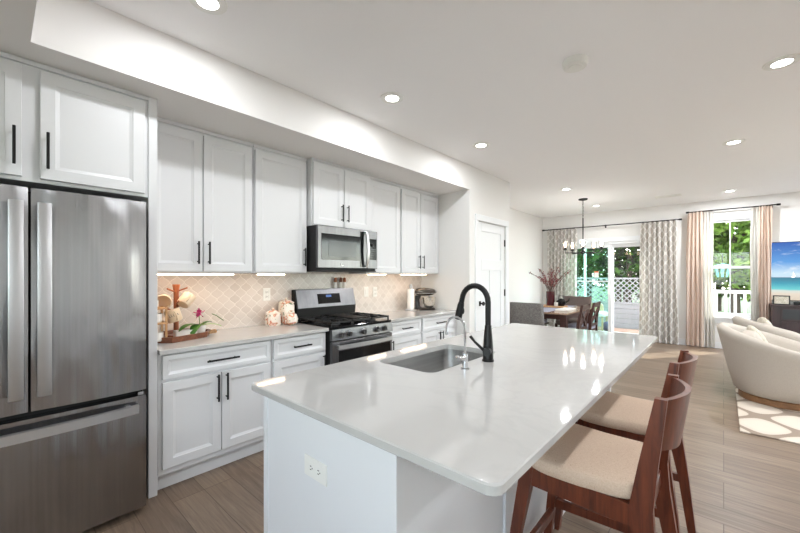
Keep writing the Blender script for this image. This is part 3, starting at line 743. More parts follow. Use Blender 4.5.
B().lathe([(.022, .914), (.022, .919), (.014, .921), (.014, .955), (.0155, .957), (.0155, .992), (.008, .998)], (gx, gy, 0), 18).done('body', 'chrome', t, True)
pts = [(gx, gy, .99), (gx, gy, 1.09)]
for i in range(13): a = PI * i / 12; pts.append((gx - .055 + .055 * math.cos(a), gy, 1.115 + .055 * math.sin(a)))
pts.append((gx - .11, gy, 1.085))
B().tube(pts, .0058, 10).done('spout', 'chrome', t, True)
B().cyl((gx - .11, gy, 1.09), (gx - .11, gy, 1.075), .008, n=12).done('spout_tip', 'chrome', t, True)
B().cyl((gx, gy - .01, .972), (gx - .006, gy - .045, .972), .013, n=14).ell((gx - .012, gy - .035, .978), (.022, .012, .008)).done('lever', 'chrome', t, True)

# outlets and switches
def wallplate(label, X, y, z, kind, nm='outlet'):
    t = thing(nm, label, 'outlet' if nm == 'outlet' else 'light switch', (X, y, z))
    B().box(X, X + .006, y - .037, y + .037, z - .06, z + .06, .003, 2).done('plate', 'plate', t)
    if kind == 'o':
        for s in (-1, 1):
            f = B().box(X + .006, X + .008, y - .017, y + .017, z + s * .022 - .015, z + s * .022 + .015, .004, 2).done('socket', 'plate', t)
            b = B()
            for q in (-.006, .006): b.box(X + .008, X + .0086, y + q - .0012, y + q + .0012, z + s * .022 - .002, z + s * .022 + .007)
            b.cyl((X + .008, y, z + s * .022 - .008), (X + .0086, y, z + s * .022 - .008), .0025, n=8); b.done('slot', 'dark', f)
    else:
        B().box(X + .006, X + .010, y - .017, y + .017, z - .033, z + .033, .003).done('rocker', 'plate', t)
    return t
XW = XK + .008
wallplate('white wall outlet on the tile above the canisters', XW, 1.726, 1.20, 'o')
wallplate('white rocker switch on the tile right of the range, nearer the range', XW, 3.015, 1.18, 's', 'light_switch')
wallplate('white wall outlet on the tile next to the rocker switch', XW, 3.165, 1.175, 'o')
wallplate('white wall outlet on the tile beside the paper towel', XW, 3.865, 1.175, 'o')
t = thing('outlet', 'white double outlet set sideways in the island end panel', 'outlet', (-1.09, iy0, .688))
B().box(-1.157, -1.023, iy0 - .006, iy0, .651, .725, .003, 2).done('plate', 'plate', t)
for s in (-1, 1):
    cx_ = -1.09 + s * .023
    f = B().prism([(cx_ + .016 * math.cos(a), .688 + .017 * math.sin(a)) for a in [2 * PI * k / 20 for k in range(20)]], (iy0 - .0075, iy0 - .006), 'y').done('socket', 'plate', t)
    b = B()
    for q in (-.006, .006): b.box(cx_ - .004, cx_ + .004, iy0 - .0082, iy0 - .0075, .688 + q - .0013, .688 + q + .0013)
    b.cyl((cx_ + .009, iy0 - .0082, .688), (cx_ + .009, iy0 - .0075, .688), .0025, n=8); b.done('slot', 'dark', f)

# ------------------------------------------------------------------ things on the left counter
ZT = .914
ta = R(19); tc = Vector((-3.06, .87, 0))
tr = lambda x, y: (tc.x + x * math.cos(ta) - y * math.sin(ta), tc.y + x * math.sin(ta) + y * math.cos(ta))
t = thing('serving_tray', 'elongated octagonal dark wood tray on the left counter', 'tray', (tc.x, tc.y, ZT))
oct_ = [(.20, -.13), (.20, .15), (.11, .25), (-.08, .25), (-.14, .16), (-.14, -.10), (-.08, -.13), (.11, -.17)]
sc = lambda k: [tr(x * k, y * k) for x, y in oct_]
b = B().loft([[(x, y, ZT + .001) for x, y in sc(.97)], [(x, y, ZT + .040) for x, y in sc(1.0)], [(x, y, ZT + .040) for x, y in sc(.93)], [(x, y, ZT + .013) for x, y in sc(.91)]])
b.done('tray_body', 'traywood', t)
hp = [tr(.15, .20), tr(.17, .245), tr(.10, .30), tr(.07, .26)]
B().tube([(hp[0][0], hp[0][1], ZT + .022)] + [(x, y, ZT + .026) for x, y in hp[1:3]] + [(hp[3][0], hp[3][1], ZT + .022)], .009, 8).done('handle', 'lightwood', t, True)
ZT2 = ZT + .0135
px, py = -3.06, .905
t = thing('mug_tree', 'wooden mug tree with pegs standing on the tray', 'mug tree', (px, py, ZT2))
B().lathe([(.06, ZT2), (.06, ZT2 + .012), (.02, ZT2 + .016)], (px, py, 0)).tube([(px, py, ZT2), (px, py, 1.15), (px, py, 1.26), (px, py, 1.315)], [.017, .017, .018, .026], 14).done('post', 'postwood', t, True)
pegs = []
for (ax, ay, z) in ((.55, -.85, 1.255), (.75, .66, 1.26), (1, -.1, 1.165), (-.9, .4, 1.25), (.1, 1, 1.145), (.5, -.8, 1.11)):
    d_ = Vector((ax, ay, 0)).normalized() * .085 + Vector((0, 0, .03)); p_ = Vector((px, py, z))
    B().tube([p_, p_ + d_], .006, 8).done('peg', 'postwood', t, True); pegs.append(p_ + d_)
def mug(label, c, mat, axis_to, r=.043, h=.088, txt=False):
    t = thing('mug', label, 'mug', c, group='mugs on the mug tree')
    q = Vector((0, 0, 1)).rotation_difference(Vector(axis_to).normalized()).to_matrix()
    f = lambda p: tuple(q @ Vector(p) + Vector(c))
    b = B().lathe([(r * .25, 0), (r * .84, 0), (r, .012), (r * 1.02, h), (r * .93, h), (r * .90, .016), (r * .25, .008)], c, 24, True, q); b.done('cup', mat, t, True)
    pts = [f((r + .028 * math.sin(a) - .004, 0, h * .5 - .03 * math.cos(a))) for a in [PI * k / 10 for k in range(11)]]
    B().tube(pts, .0055, 8).done('handle', mat, t, True)
    if txt:
        b = B()
        for i, (w, hh) in enumerate(((.009, .022), (.008, .018), (.008, .018), (.012, .014), (.009, .012))):
            a = -.80 + i * .28
            for (du, dz, su, sz) in ((0, 0, .002, hh), (w / 2, -hh / 2, w, .002)):
                aa = a + du / r
                P = q @ Vector(((r * 1.02) * math.cos(aa), (r * 1.02) * math.sin(aa), .052 + dz)) + Vector(c)
                T = q @ Vector((-math.sin(aa), math.cos(aa), 0)); Zq = q @ Vector((0, 0, 1)); Nn = q @ Vector((math.cos(aa), math.sin(aa), 0))
                rr = [[P + T * sx * su / 2 + Zq * sz_ * sz / 2 + Nn * k for sx, sz_ in ((-1, -1), (1, -1), (1, 1), (-1, 1))] for k in (-.001, .0008)]
                b.loft(rr)
        b.done('lettering', 'paintink', t)
    return t
mug('cream mug with its open mouth facing out, hung left on the mug tree', (-3.055, .822, 1.195), 'mugc', (.80, -.25, -.05), .05, .085)
mug('cream mug tipped to show its base, hung right on the mug tree', (-2.985, .925, 1.165), 'mugc', (-.30, .52, .55), .047, .09)
mug('cream mug with dark lettering, hung low at the front of the mug tree', (-2.945, .868, 1.05), 'mugc', (-.1, -.28, .95), .049, .09, True)
t = thing('mug_shelf', 'little wooden two tier shelf at the left end of the tray', 'shelf', (-2.93, .78, ZT2))
b = B()
for x in (-2.985, -2.885):
    b.box(x - .006, x + .006, .786, .798, ZT2, 1.165)
b.done('upright', 'lightwood', t)
B().box(-3.0, -2.87, .69, .80, 1.148, 1.158).done('shelf_board', 'lightwood', t); B().box(-3.0, -2.87, .69, .80, 1.045, 1.055).done('shelf_board', 'lightwood', t)
def canc(label, c, r, h, nm='white_cup', mat='ceramic', cat='cup'):
    o = B().lathe([(r * .8, c[2]), (r, c[2] + .01), (r, c[2] + h), (r * .92, c[2] + h), (r * .9, c[2] + .014), (r * .2, c[2] + .012)], (c[0], c[1], 0), 20).done(nm, mat, None, True); return tag(o, label, cat)
canc('white cup on the top board of the little tray shelf', (-2.935, .728, 1.1582), .03, .05)
canc('white cup on the middle board of the little tray shelf', (-2.92, .742, 1.0552), .036, .062)
canc('white textured cup under the little tray shelf', (-2.915, .748, ZT2), .036, .062)
tag(B().loft([[(x, y, z) for x, y in rrect(-2.985, -2.915, .86, 1.005, .012)] for z in (ZT2, ZT2 + .055)] + [[(x, y, ZT2 + .055) for x, y in rrect(-2.98, -2.92, .866, .999, .01)], [(x, y, ZT2 + .01) for x, y in rrect(-2.98, -2.92, .866, .999, .01)]]).done('white_dish', 'ceramic', None, True), 'white rectangular dish at the front of the tray', 'dish')
ox, oy = -2.99, 1.045
t = thing('potted_orchid', 'small pink orchid in a white pot at the right end of the tray', 'plant', (ox, oy, ZT2))
B().lathe([(.032, ZT2), (.036, ZT2 + .01), (.046, ZT2 + .075), (.042, ZT2 + .075), (.034, ZT2 + .02), (.01, ZT2 + .02)], (ox, oy, 0)).done('pot', 'ceramic', t, True)
B().lathe([(.041, ZT2 + .06), (.02, ZT2 + .068)], (ox, oy, 0)).done('moss', 'twig', t, True)
def leafblade(b, p0, p1, p2, w, n=8):
    p0, p1, p2 = map(Vector, (p0, p1, p2)); L_, R_, T_ = [], [], []
    for i in range(n + 1):
        u = i / n; p = p0 * (1 - u) ** 2 + p1 * 2 * u * (1 - u) + p2 * u * u
        tg = ((p1 - p0) * (1 - u) + (p2 - p1) * u).normalized(); s_ = tg.cross(Vector((0, 0, 1)))
        s_ = s_.normalized() if s_.length > 1e-4 else Vector((1, 0, 0))
        ww = w * max(.05, math.sin(PI * min(1, .08 + u * .92)) ** .6); L_.append([p - s_ * ww, p - Vector((0, 0, .004)), p + s_ * ww, p + Vector((0, 0, .003))])
    b.loft(L_); return b
zt = ZT2 + .068
for p1, p2, w, mt in (((ox + .06, oy - .10, zt + .06), (ox + .085, oy - .17, zt - .015), .034, 'leaf'), ((ox + .06, oy - .05, zt + .05), (ox + .10, oy - .09, zt - .06), .036, 'leaf'), ((ox + .03, oy + .08, zt + .03), (ox + .05, oy + .14, zt - .01), .028, 'leaf2'), ((ox - .02, oy + .06, zt + .04), (ox - .04, oy + .10, zt + .02), .022, 'leaf')):
    leafblade(B(), (ox, oy, zt), p1, p2, w).done('leaf', mt, t, True)
st = [(ox, oy, zt - .01), (ox + .005, oy - .005, zt + .05), (ox + .012, oy - .012, zt + .10)]
B().tube(st, .003, 6).tube([(ox + .04, oy + .16, zt + .03), (ox, oy + .12, zt + .07), (ox - .01, oy + .09, zt + .085)], .0028, 6).done('stem', 'leaf', t, True)
b = B()
for k in range(5):
    a = k * 2 * PI / 5 + .4; leafblade(b, st[-1], (st[-1][0] + .02, st[-1][1] + .018 * math.cos(a), st[-1][2] + .018 * math.sin(a)), (st[-1][0] + .012, st[-1][1] + .042 * math.cos(a), st[-1][2] + .042 * math.sin(a)), .017, 5)
b.ell((st[-1][0] + .02, st[-1][1], st[-1][2]), (.008, .008, .008), n=8, m=6)
b.done('flower', 'pink', t, True)
def canister(label, x, y, w, d, h):
    t = thing('canister', label, 'canister', (x, y, ZT), group='floral canisters')
    B().loft([[(a, c, z) for a, c in rrect(x - d / 2 + i, x + d / 2 - i, y - w / 2 + i, y + w / 2 - i, .02)] for z, i in ((ZT, .004), (ZT + .01, 0), (ZT + h * .93, 0), (ZT + h, .008))]).done('jar', 'floral', t, True)
    l = B().loft([[(a, c, z) for a, c in rrect(x - d / 2 + i, x + d / 2 - i, y - w / 2 + i, y + w / 2 - i, .016)] for z, i in ((ZT + h, .004), (ZT + h + .012, .002), (ZT + h + .026, .02), (ZT + h + .034, .03))]).done('lid', 'floral', t, True)
    B().ell((x, y, ZT + h + .045), (.014, .014, .014), n=12, m=8).done('lid_knob', 'floral', l, True)
canister('short floral lidded canister furthest from the range', -3.15, 1.735, .12, .11, .105)
canister('tall floral lidded canister beside the range back', -3.165, 1.885, .12, .12, .195)
t = thing('ceramic_jar', 'small white floral jar in front of the tall canister', 'jar', (-3.05, 1.87, ZT), group=None)
B().lathe([(.03, ZT), (.055, ZT + .02), (.062, ZT + .06), (.045, ZT + .10), (.036, ZT + .105)], (-3.05, 1.87, 0)).done('jar_body', 'floral', t, True)
B().ell((-3.05, 1.87, ZT + .118), (.032, .032, .018), n=14, m=8).done('lid', 'floral', t, True)
# shakers on the range back
for i, (y, lb) in enumerate(((2.525, 'wood topped white pepper mill on the range back, nearest the clock'), (2.60, 'middle wood topped white mill on the range back'), (2.655, 'last wood topped white mill on the range back, near the switches'))):
    t = thing('pepper_mill', lb, 'pepper mill', (-3.222, y, 1.238), group='mills on the range back')
    B().lathe([(.019, 1.2385), (.018, 1.27), (.016, 1.30), (.017, 1.305)], (-3.222, y, 0), 16).done('mill_body', 'ceramic', t, True)
    B().lathe([(.017, 1.305), (.019, 1.32), (.016, 1.345), (.008, 1.357)], (-3.222, y, 0), 16).done('mill_top', 'postwood' if i != 1 else 'traywood', t, True)
# paper towel
tx, ty = -3.10, 3.68
t = thing('paper_towel_holder', 'white paper towel roll on a metal stand beside the mixer', 'paper towel holder', (tx, ty, ZT))
B().lathe([(.078, ZT), (.08, ZT + .008), (.075, ZT + .016), (.02, ZT + .018)], (tx, ty, 0)).done('base', 'handle', t, True)
B().lathe([(.006, ZT + .016), (.006, ZT + .30), (.018, ZT + .30), (.018, ZT + .345), (.008, ZT + .35)], (tx, ty, 0), 16).done('rod', 'handle', t, True)
B().lathe([(.008, ZT + .019), (.046, ZT + .019), (.046, ZT + .285), (.008, ZT + .285)], (tx, ty, 0)).done('paper_roll', 'paper', t, True)
# stand mixer (front towards local +x)
t = thing('stand_mixer', 'dark grey stand mixer with a glass bowl at the far end of the counter', 'mixer', (0, 0, 0))
B().loft([[(x, y, z) for x, y in rrect(-.13 + i, .19 - i, -.09 + i, .09 - i, .07)] for z, i in ((0, .004), (.006, 0), (.024, 0), (.034, .012))]).done('base', 'mixerdark', t, True)
B().loft([[(x + s, y, z) for x, y in rrect(-.12, -.12 + w, -d / 2, d / 2, .02)] for z, w, d, s in ((.02, .12, .11, 0), (.06, .075, .09, .0), (.16, .065, .08, .0), (.225, .09, .09, .0))]).done('column', 'mixerdark', t, True)
hd = B().ell((.035, 0, .285), (.165, .062, .062), .75, 24, 14, lambda v: Vector((v.x, v.y * (1 - .12 * v.x / .16), v.z * (1 - .1 * v.x / .16)))).done('head', 'mixer', t, True)
B().ell((.035, 0, .262), (.168, .064, .01), .7).done('trim_band', 'chrome', hd, True)
B().cyl((.19, 0, .285), (.215, 0, .285), .018, .015, 16).done('attachment_hub', 'chrome', hd, True)
B().cyl((.12, -.06, .285), (.12, -.085, .285), .011, n=12).done('lock_knob', 'iron', hd, True)
B().cyl((.095, 0, .235), (.095, 0, .10), .012, n=12).ell((.095, 0, .10), (.04, .012, .05)).done('beater', 'chrome', t, True)
B().lathe([(.04, .035), (.07, .05), (.098, .10), (.105, .17), (.108, .20), (.104, .20), (.10, .17), (.093, .102), (.065, .055), (.02, .042)], (.095, 0, 0), 28).done('bowl', 'bowl', t, True)
b = B()
b.tube([(.095, .10, .17), (.095, .145, .165), (.095, .145, .10), (.095, .09, .08)], .007, 8); b.done('bowl_handle', 'bowl', t, True)
t.location = (-3.03, 3.855, ZT); t.rotation_euler = (0, 0, R(40)); t.scale = (.86, .86, .86)

# ------------------------------------------------------------------ bar stools (front = -x)
t = thing('bar_stool', 'walnut wood bar stool with a beige seat, nearer the camera at the island', 'stool', (0, 0, 0), group='stools at the island')
B().ell((-.005, 0, .648), (.205, .224, .034), .34, 40, 14, lambda v: Vector((v.x, v.y * (1 + .06 * (-v.x / .2)), v.z + .010 * (v.x / .2) ** 2 - .014 * (v.y / .22) ** 2 + .012))).done('seat', 'seat', t, True, 80)
for s in (-1, 1):
    B().legs([(-.275, s * .222, 0, .032, .030), (-.235, s * .214, .35, .040, .034), (-.200, s * .207, .555, .052, .036), (-.190, s * .205, .632, .050, .036)]).done('leg', 'stool', t, True, 30)
    B().legs([(.268, s * .225, 0, .034, .028), (.232, s * .214, .30, .046, .030), (.196, s * .206, .52, .062, .032), (.188, s * .203, .62, .066, .032), (.206, s * .194, .76, .054, .032), (.240, s * .186, .985, .034, .030)]).done('back_leg', 'stool', t, True, 30)
    b = B(); b.loft([[(-.19, s * .208 - .012, .56), (-.19, s * .208 + .012, .56), (-.19, s * .208 + .012, .636), (-.19, s * .208 - .012, .636)], [(.175, s * .206 - .012, .55), (.175, s * .206 + .012, .55), (.175, s * .206 + .012, .622), (.175, s * .206 - .012, .622)]]); b.done('side_rail', 'stool', t)
    b = B(); b.loft([[(-.238, s * .212 - .01, .25), (-.238, s * .212 + .01, .25), (-.238, s * .212 + .01, .29), (-.238, s * .212 - .01, .29)], [(.235, s * .213 - .01, .27), (.235, s * .213 + .01, .27), (.235, s * .213 + .01, .31), (.235, s * .213 - .01, .31)]]); b.done('side_stretcher', 'stool', t)
B().box(-.205, -.181, -.195, .195, .565, .634, .003).done('front_rail', 'stool', t)
B().box(.172, .200, -.195, .195, .53, .590, .004).done('back_rail', 'stool', t)
B().box(-.255, -.228, -.205, .205, .20, .24, .004).done('footrest', 'stool', t)
rings = []
for i in range(17):
    k = i / 16 * 2 - 1; bow = .058 * (1 - k * k)
    y0 = .182 * k
    ins = .0
    lo, hi = .790 + .02 * k * k, .978 + .004 * (1 - k * k)
    f = lambda z, off: (.205 + (z - .76) * .155 + bow + off, y0, z)
    rings.append([f(lo, -.009), f(lo, .009), f(hi, .009), f(hi, -.009)])
B().loft(rings).done('backrest', 'stool', t, True, 30)
t.location = (-.39, 1.622, 0)
st2 = dup(t, (-.40, 2.262, 0), R(-2), 'walnut wood bar stool with a beige seat, farther along the island')

# ------------------------------------------------------------------ dining set
t = thing('dining_table', 'dark wood dining table with a pale polished top', 'table', (-2.37, 6.85, 0))
B().box(-2.87, -1.87, 6.11, 7.75, .735, .765, .004).done('tabletop', 'tabletop', t)
B().box(-2.82, -1.92, 6.16, 6.19, .655, .735).box(-2.82, -1.92, 7.67, 7.70, .655, .735).box(-2.82, -2.79, 6.19, 7.67, .655, .735).box(-1.95, -1.92, 6.19, 7.67, .655, .735).done('apron', 'darkwood', t)
for x in (-2.81, -1.94):
    for y in (6.18, 7.68): B().box(x - .05, x + .05, y - .05, y + .05, 0, .735, .006).done('leg', 'darkwood', t)
B().box(-2.55, -2.19, 6.115, 7.74, .7655, .768).done('table_runner', 'bluefab', t, label='pale table runner')
def hostchair(label, x, y, face, mat):
    t = thing('upholstered_chair', label, 'chair', (0, 0, 0), group='upholstered end chairs')
    B().loft([[(a, c, z) for a, c in rrect(-.275, .275, -.30 + o, -.21 + o, .03)] for z, o in ((.42, .02), (.46, .01), (.90, -.06), (.935, -.055))]).done('backrest', mat, t, True)
    B().ell((0, .02, .43), (.275, .27, .065), .35).done('seat', mat, t, True)
    for sx in (-.24, .24):
        for sy in (-.22, .24): B().legs([(sx, sy, 0, .03, .03), (sx, sy, .40, .045, .045)]).done('leg', 'darkwood', t)
    t.location = (x, y, 0); t.rotation_euler = (0, 0, face); return t
hostchair('charcoal upholstered chair seen from behind at the near table end', -2.38, 6.02, 0, 'greyfab')
hostchair('brown upholstered chair facing us at the far table end', -2.30, 7.86, PI, 'brownfab')
t = thing('cross_back_chair', 'dark wood cross back chair on the right of the table, nearer us', 'chair', (0, 0, 0), group='cross back chairs')
B().ell((0, 0, .455), (.21, .215, .035), .35).done('seat', 'bluefab', t, True)
B().box(-.20, .20, -.205, .205, .385, .43, .004).done('seat_frame', 'darkwood', t)
for s in (-1, 1):
    B().legs([(-.19, s * .19, 0, .035, .035), (-.185, s * .19, .39, .045, .04)]).done('leg', 'darkwood', t)
    B().legs([(.245, s * .20, 0, .035, .035), (.20, s * .20, .42, .045, .038), (.205, s * .20, .60, .045, .038), (.265, s * .195, .905, .035, .036)]).done('back_leg', 'darkwood', t)
    B().loft([[(.20, -s * .19, .50), (.22, -s * .19, .50), (.22, -s * .19, .56), (.20, -s * .19, .56)], [(.245, s * .19, .80), (.265, s * .19, .80), (.265, s * .19, .86), (.245, s * .19, .86)]]).done('cross_slat', 'darkwood', t)
B().box(.242, .268, -.20, .20, .82, .895, .004).done('top_rail', 'darkwood', t)
B().box(.20, .222, -.20, .20, .485, .53, .003).done('lower_rail', 'darkwood', t)
cb0 = t; t.location = (-1.94, 6.42, 0)
dup(cb0, (-1.94, 7.12, 0), 0, 'dark wood cross back chair on the right of the table, nearer the patio door')
t = thing('dining_bench', 'long bench with a grey blue cushion on the far side of the table', 'bench', (-2.82, 6.9, 0))
B().box(-3.0, -2.64, 6.3, 7.5, .40, .43, .004).done('bench_top', 'darkwood', t)
B().ell((-2.82, 6.9, .458), (.18, .6, .03), .3).done('cushion', 'bluefab', t, True)
for x in (-2.96, -2.68):
    for y in (6.36, 7.44): B().box(x - .025, x + .025, y - .025, y + .025, 0, .40).done('leg', 'white_ext', t)
TT = .7685
tag(B().box(-2.68, -2.22, 7.02, 7.30, TT, TT + .03, .004).done('centerpiece_board', 'lightwood'), 'light wood board under the vase on the dining table', 'board')
vx_, vy_ = -2.49, 7.14
t = thing('flower_vase', 'dark red vase of red berry branches on the dining table', 'vase', (vx_, vy_, TT + .03))
z0 = TT + .0305
B().lathe([(.075, z0), (.078, z0 + .01), (.078, z0 + .27), (.072, z0 + .27), (.07, z0 + .02), (.02, z0 + .015)], (vx_, vy_, 0)).done('vase_body', 'wine', t, True)
rnd = random.Random(4); bt = B(); bb = B()
for i in range(22):
    a = rnd.uniform(0, 2 * PI); sp = rnd.uniform(.05, .42); hh = rnd.uniform(.18, .50) * (1 - sp * .6) + .05
    p0 = Vector((vx_ + rnd.uniform(-.04, .04), vy_ + rnd.uniform(-.04, .04), z0 + .2)); p2 = Vector((vx_ + sp * math.cos(a), vy_ + sp * math.sin(a), z0 + .27 + hh)); p1 = Vector((p0.x * .7 + p2.x * .3, p0.y * .7 + p2.y * .3, (p0.z + p2.z) / 2 + .08))
    pts = [p0 * (1 - u) ** 2 + p1 * 2 * u * (1 - u) + p2 * u * u for u in [k / 6 for k in range(7)]]
    bt.tube(pts, .004, 5)
    for k in range(11):
        u = rnd.uniform(.35, 1); p = p0 * (1 - u) ** 2 + p1 * 2 * u * (1 - u) + p2 * u * u
        bb.ell(p + Vector((rnd.uniform(-.02, .02), rnd.uniform(-.02, .02), rnd.uniform(-.02, .02))), (.009, .009, .011), n=6, m=4)
bt.done('branch', 'twig', t, True); bb.done('berry', 'berry', t, True, kind='stuff')
kx, ky = -2.30, 7.16
t = thing('teapot', 'small black teapot beside the red vase', 'teapot', (kx, ky, z0))
B().lathe([(.05, z0), (.085, z0 + .04), (.085, z0 + .09), (.05, z0 + .12), (.02, z0 + .14)], (kx, ky, 0)).done('pot', 'blkgloss', t, True)
B().tube([(kx + .05, ky + .04, z0 + .05), (kx + .11, ky + .08, z0 + .10), (kx + .12, ky + .09, z0 + .15)], [.02, .014, .01], 8).done('spout', 'blkgloss', t, True)
B().tube([(kx - .05, ky, z0 + .11), (kx - .04, ky, z0 + .19), (kx + .04, ky, z0 + .19), (kx + .05, ky, z0 + .11)], .008, 8).done('handle', 'blkgloss', t, True)
canc('small white candle holder beside the black teapot', (-2.36, 7.06, z0), .035, .07, 'candle_holder', 'ceramic', 'candle holder')
tag(B().box(-2.17, -1.97, 6.45, 6.95, TT - .003, TT + .028, .004).done('white_box', 'plate'), 'flat pale box lying on the dining table', 'box')

# ------------------------------------------------------------------ curtains and rods
def rod(label, x0, x1, z, y):
    t = thing('curtain_rod', label, 'curtain rod', ((x0 + x1) / 2, y, z), group=None)
    B().cyl((x0, y, z), (x1, y, z), .011, n=12).done('pole', 'black', t, True)
    for x, s in ((x0, -1), (x1, 1)): B().cyl((x, y, z), (x + s * .05, y, z), .019, n=14).done('finial', 'black', t, True)
    for x in ((x0 + .06, (x0 + x1) / 2, x1 - .06) if x1 - x0 > 2 else (x0 + .05, x1 - .05)):
        B().box(x - .008, x + .008, y, YB - .001, z - .012, z - .004).box(x - .015, x + .015, YB - .006, YB - .001, z - .04, z + .03).done('bracket', 'black', t)
YC = 8.99
rod('long black curtain rod over the patio door', -3.28, -.66, 2.48, YC)
rod('short black curtain rod over the white window', -.50, .68, 2.60, YC)
def curtain(name, label, x0, x1, z0, z1, mat, folds, amp, y, seed=0, gather=0, group=None, second=None):
    rnd = random.Random(seed); t = thing(name, label, 'curtain', ((x0 + x1) / 2, y, z0), group=group)
    def sheet(x0, x1, mat, nm, dy, folds):
        nx = folds * 12; nz = 14; ph = rnd.uniform(0, 6); rings = []
        for j in range(nz + 1):
            v = j / nz; z = z0 + (z1 - z0) * v; fr_, bk = [], []
            for i in range(nx + 1):
                u = i / nx; wob = .35 * math.sin(u * 5.1 + ph) + .15 * math.sin(v * 3 + u * 9)
                yy = y + dy + amp * (1 - .45 * v) * math.sin(2 * PI * folds * u + wob + ph) * (1 if v < .97 else .7)
                flare = 1 + gather * (1 - v)
                xx = (x0 + x1) / 2 + (u - .5) * (x1 - x0) * flare + .008 * math.sin(v * 7 + u * 20)
                fr_.append((xx, yy - .0015, z)); bk.append((xx, yy + .0015, z))
            rings.append(fr_ + bk[::-1])
        return B().loft(rings).done(nm, mat, t, True, 60)
    sheet(x0, x1, mat, 'cloth_panel', 0, folds)
    if second: sheet(second[0], second[1], 'sheer', 'sheer_panel', .04, 4)
    b = B()
    for i in range(folds): 
        xx = x0 + (x1 - x0) * (i + .5) / folds
        pts = [(xx, y + .017 * math.cos(a), z1 - .005 + .017 * math.sin(a) + .0) for a in [2 * PI * k / 10 for k in range(11)]]
        b.tube(pts, .002, 5)
    b.done('ring', 'black', t)
    return t
G1 = 'trellis patterned curtains'; G2 = 'peach and white window curtains'
curtain('curtain', 'grey and white trellis curtain left of the patio door', -3.22, -2.54, .015, 2.47, 'trellis', 9, .06, YC, 1, 0, G1)
curtain('curtain', 'grey and white trellis curtain right of the patio door', -1.29, -.70, .015, 2.47, 'trellis', 7, .06, YC, 2, .12, G1)
curtain('curtain', 'peach curtain with white sheer edge left of the window', -.53, -.30, .02, 2.60, 'peachcloth', 4, .04, YC, 3, .25, G2, (-.33, -.15))
curtain('curtain', 'peach curtain with white sheer edge right of the window', .46, .62, .02, 2.60, 'peachcloth', 4, .035, YC, 5, .05, G2, (.36, .48))

# ------------------------------------------------------------------ living corner
def armchair(label):
    t = thing('barrel_armchair', label, 'armchair', (0, 0, 0), group='cream barrel armchairs')
    rings = []; n = 48
    for i in range(n + 1):
        th = R(38) + (2 * PI - R(76)) * i / n; back = (1 - math.cos(th)) / 2
        back = max(0, min(1, back)); top = .55 + .265 * back ** 1.3
        endk = min(1, min(i, n - i) / 5); top -= .12 * (1 - endk) ** 2
        def P(r, z): return (r * math.cos(th) - .0, r * math.sin(th), z)
        fl = lambda z: .375 + .165 * max(0, (z - .09) / .72) ** .85
        prof = [(fl(.09) - .03, .085), (fl(.12), .12), (fl(.3), .30), (fl(top - .1), top - .1), (fl(top) - .005, top - .03), (fl(top) - .04, top), (fl(top) - .08, top - .005), (fl(top) - .115, top - .05), (.35, .40), (.34, .12)]
        rings.append([P(r, z) for r, z in prof])
    B().loft(rings).done('shell', 'cream', t, True, 70)
    B().lathe([(.34, .085), (.36, .10), (.36, .28), (.30, .30)], n=40).done('seat_base', 'cream', t, True)
    B().ell((.05, 0, .36), (.34, .32, .09), .55, 32, 14).done('seat_cushion', 'cream', t, True)
    B().ell((-.22, 0, .56), (.10, .28, .19), .6, 28, 14, None, Matrix.Rotation(R(-12), 3, 'Y')).done('back_cushion', 'cream', t, True)
    B().lathe([(.33, .010), (.345, .014), (.345, .07), (.33, .084)], n=44).done('swivel_base', 'basewood', t, True)
    return t
t = armchair('cream barrel swivel armchair nearest us on the rug'); a2 = dup(t, (.62, 6.88, .002), R(12), 'cream barrel swivel armchair behind the first, near the window'); t.location = (.47, 5.72, .002)
t.rotation_euler = (0, 0, R(-4))
def pill(label, loc, rot):
    o = B().ell((0, 0, 0), (.08, .2, .2), .62, 28, 14, lambda v: Vector((v.x * (1 - .55 * max(abs(v.y), abs(v.z)) / .2), v.y, v.z))).done('throw_pillow', 'pillow', None, True)
    o.location = loc; o.rotation_euler = rot; return tag(o, label, 'pillow', 'printed throw pillows')
pill('printed throw pillow leaning in the nearest cream armchair', (.30, 5.84, .60), (R(8), R(-18), R(8)))
pill('printed throw pillow in the cream armchair near the window', (.44, 6.92, .62), (R(-8), R(-18), R(10)))
tag(B().box(.107, 2.7, 4.38, 6.9, 0.0005, .012, .004).done('area_rug', 'rug'), 'cream rug with taupe rounded trellis pattern under the armchairs', 'rug')
t = thing('sideboard', 'espresso wood console with a glass drawer front under the television', 'console', (1.4, 8.85, 0))
B().box(.60, 2.3, 8.60, 9.10, .06, .865, .003).done('body', 'espresso', t)
B().box(.585, 2.315, 8.58, 9.10, .865, .89, .004).done('top', 'espresso', t)
for x in (.64, 2.26):
    for y in (8.64, 9.05): B().box(x - .03, x + .03, y - .03, y + .03, 0, .06).done('foot', 'espresso', t)
for i in range(3):
    x0 = .70 + i * .53
    d_ = B().box(x0, x0 + .50, 8.585, 8.60, .64, .84, .002).done('drawer', 'espresso', t)
    B().box(x0 + .02, x0 + .48, 8.581, 8.585, .665, .82).done('glass_inset', 'bglass2', d_)
    B().box(x0, x0 + .50, 8.585, 8.60, .10, .62, .002).done('door', 'espresso', t)
t = thing('television', 'wall mounted television showing a tropical beach with a sailboat', 'television', (1.4, 9.06, .95))
B().box(.585, 2.36, 9.03, 9.08, .945, 1.955, .004).done('housing', 'black', t)
s_ = B().box(.594, 2.35, 9.026, 9.03, .955, 1.946).done('screen', 'beach', t)
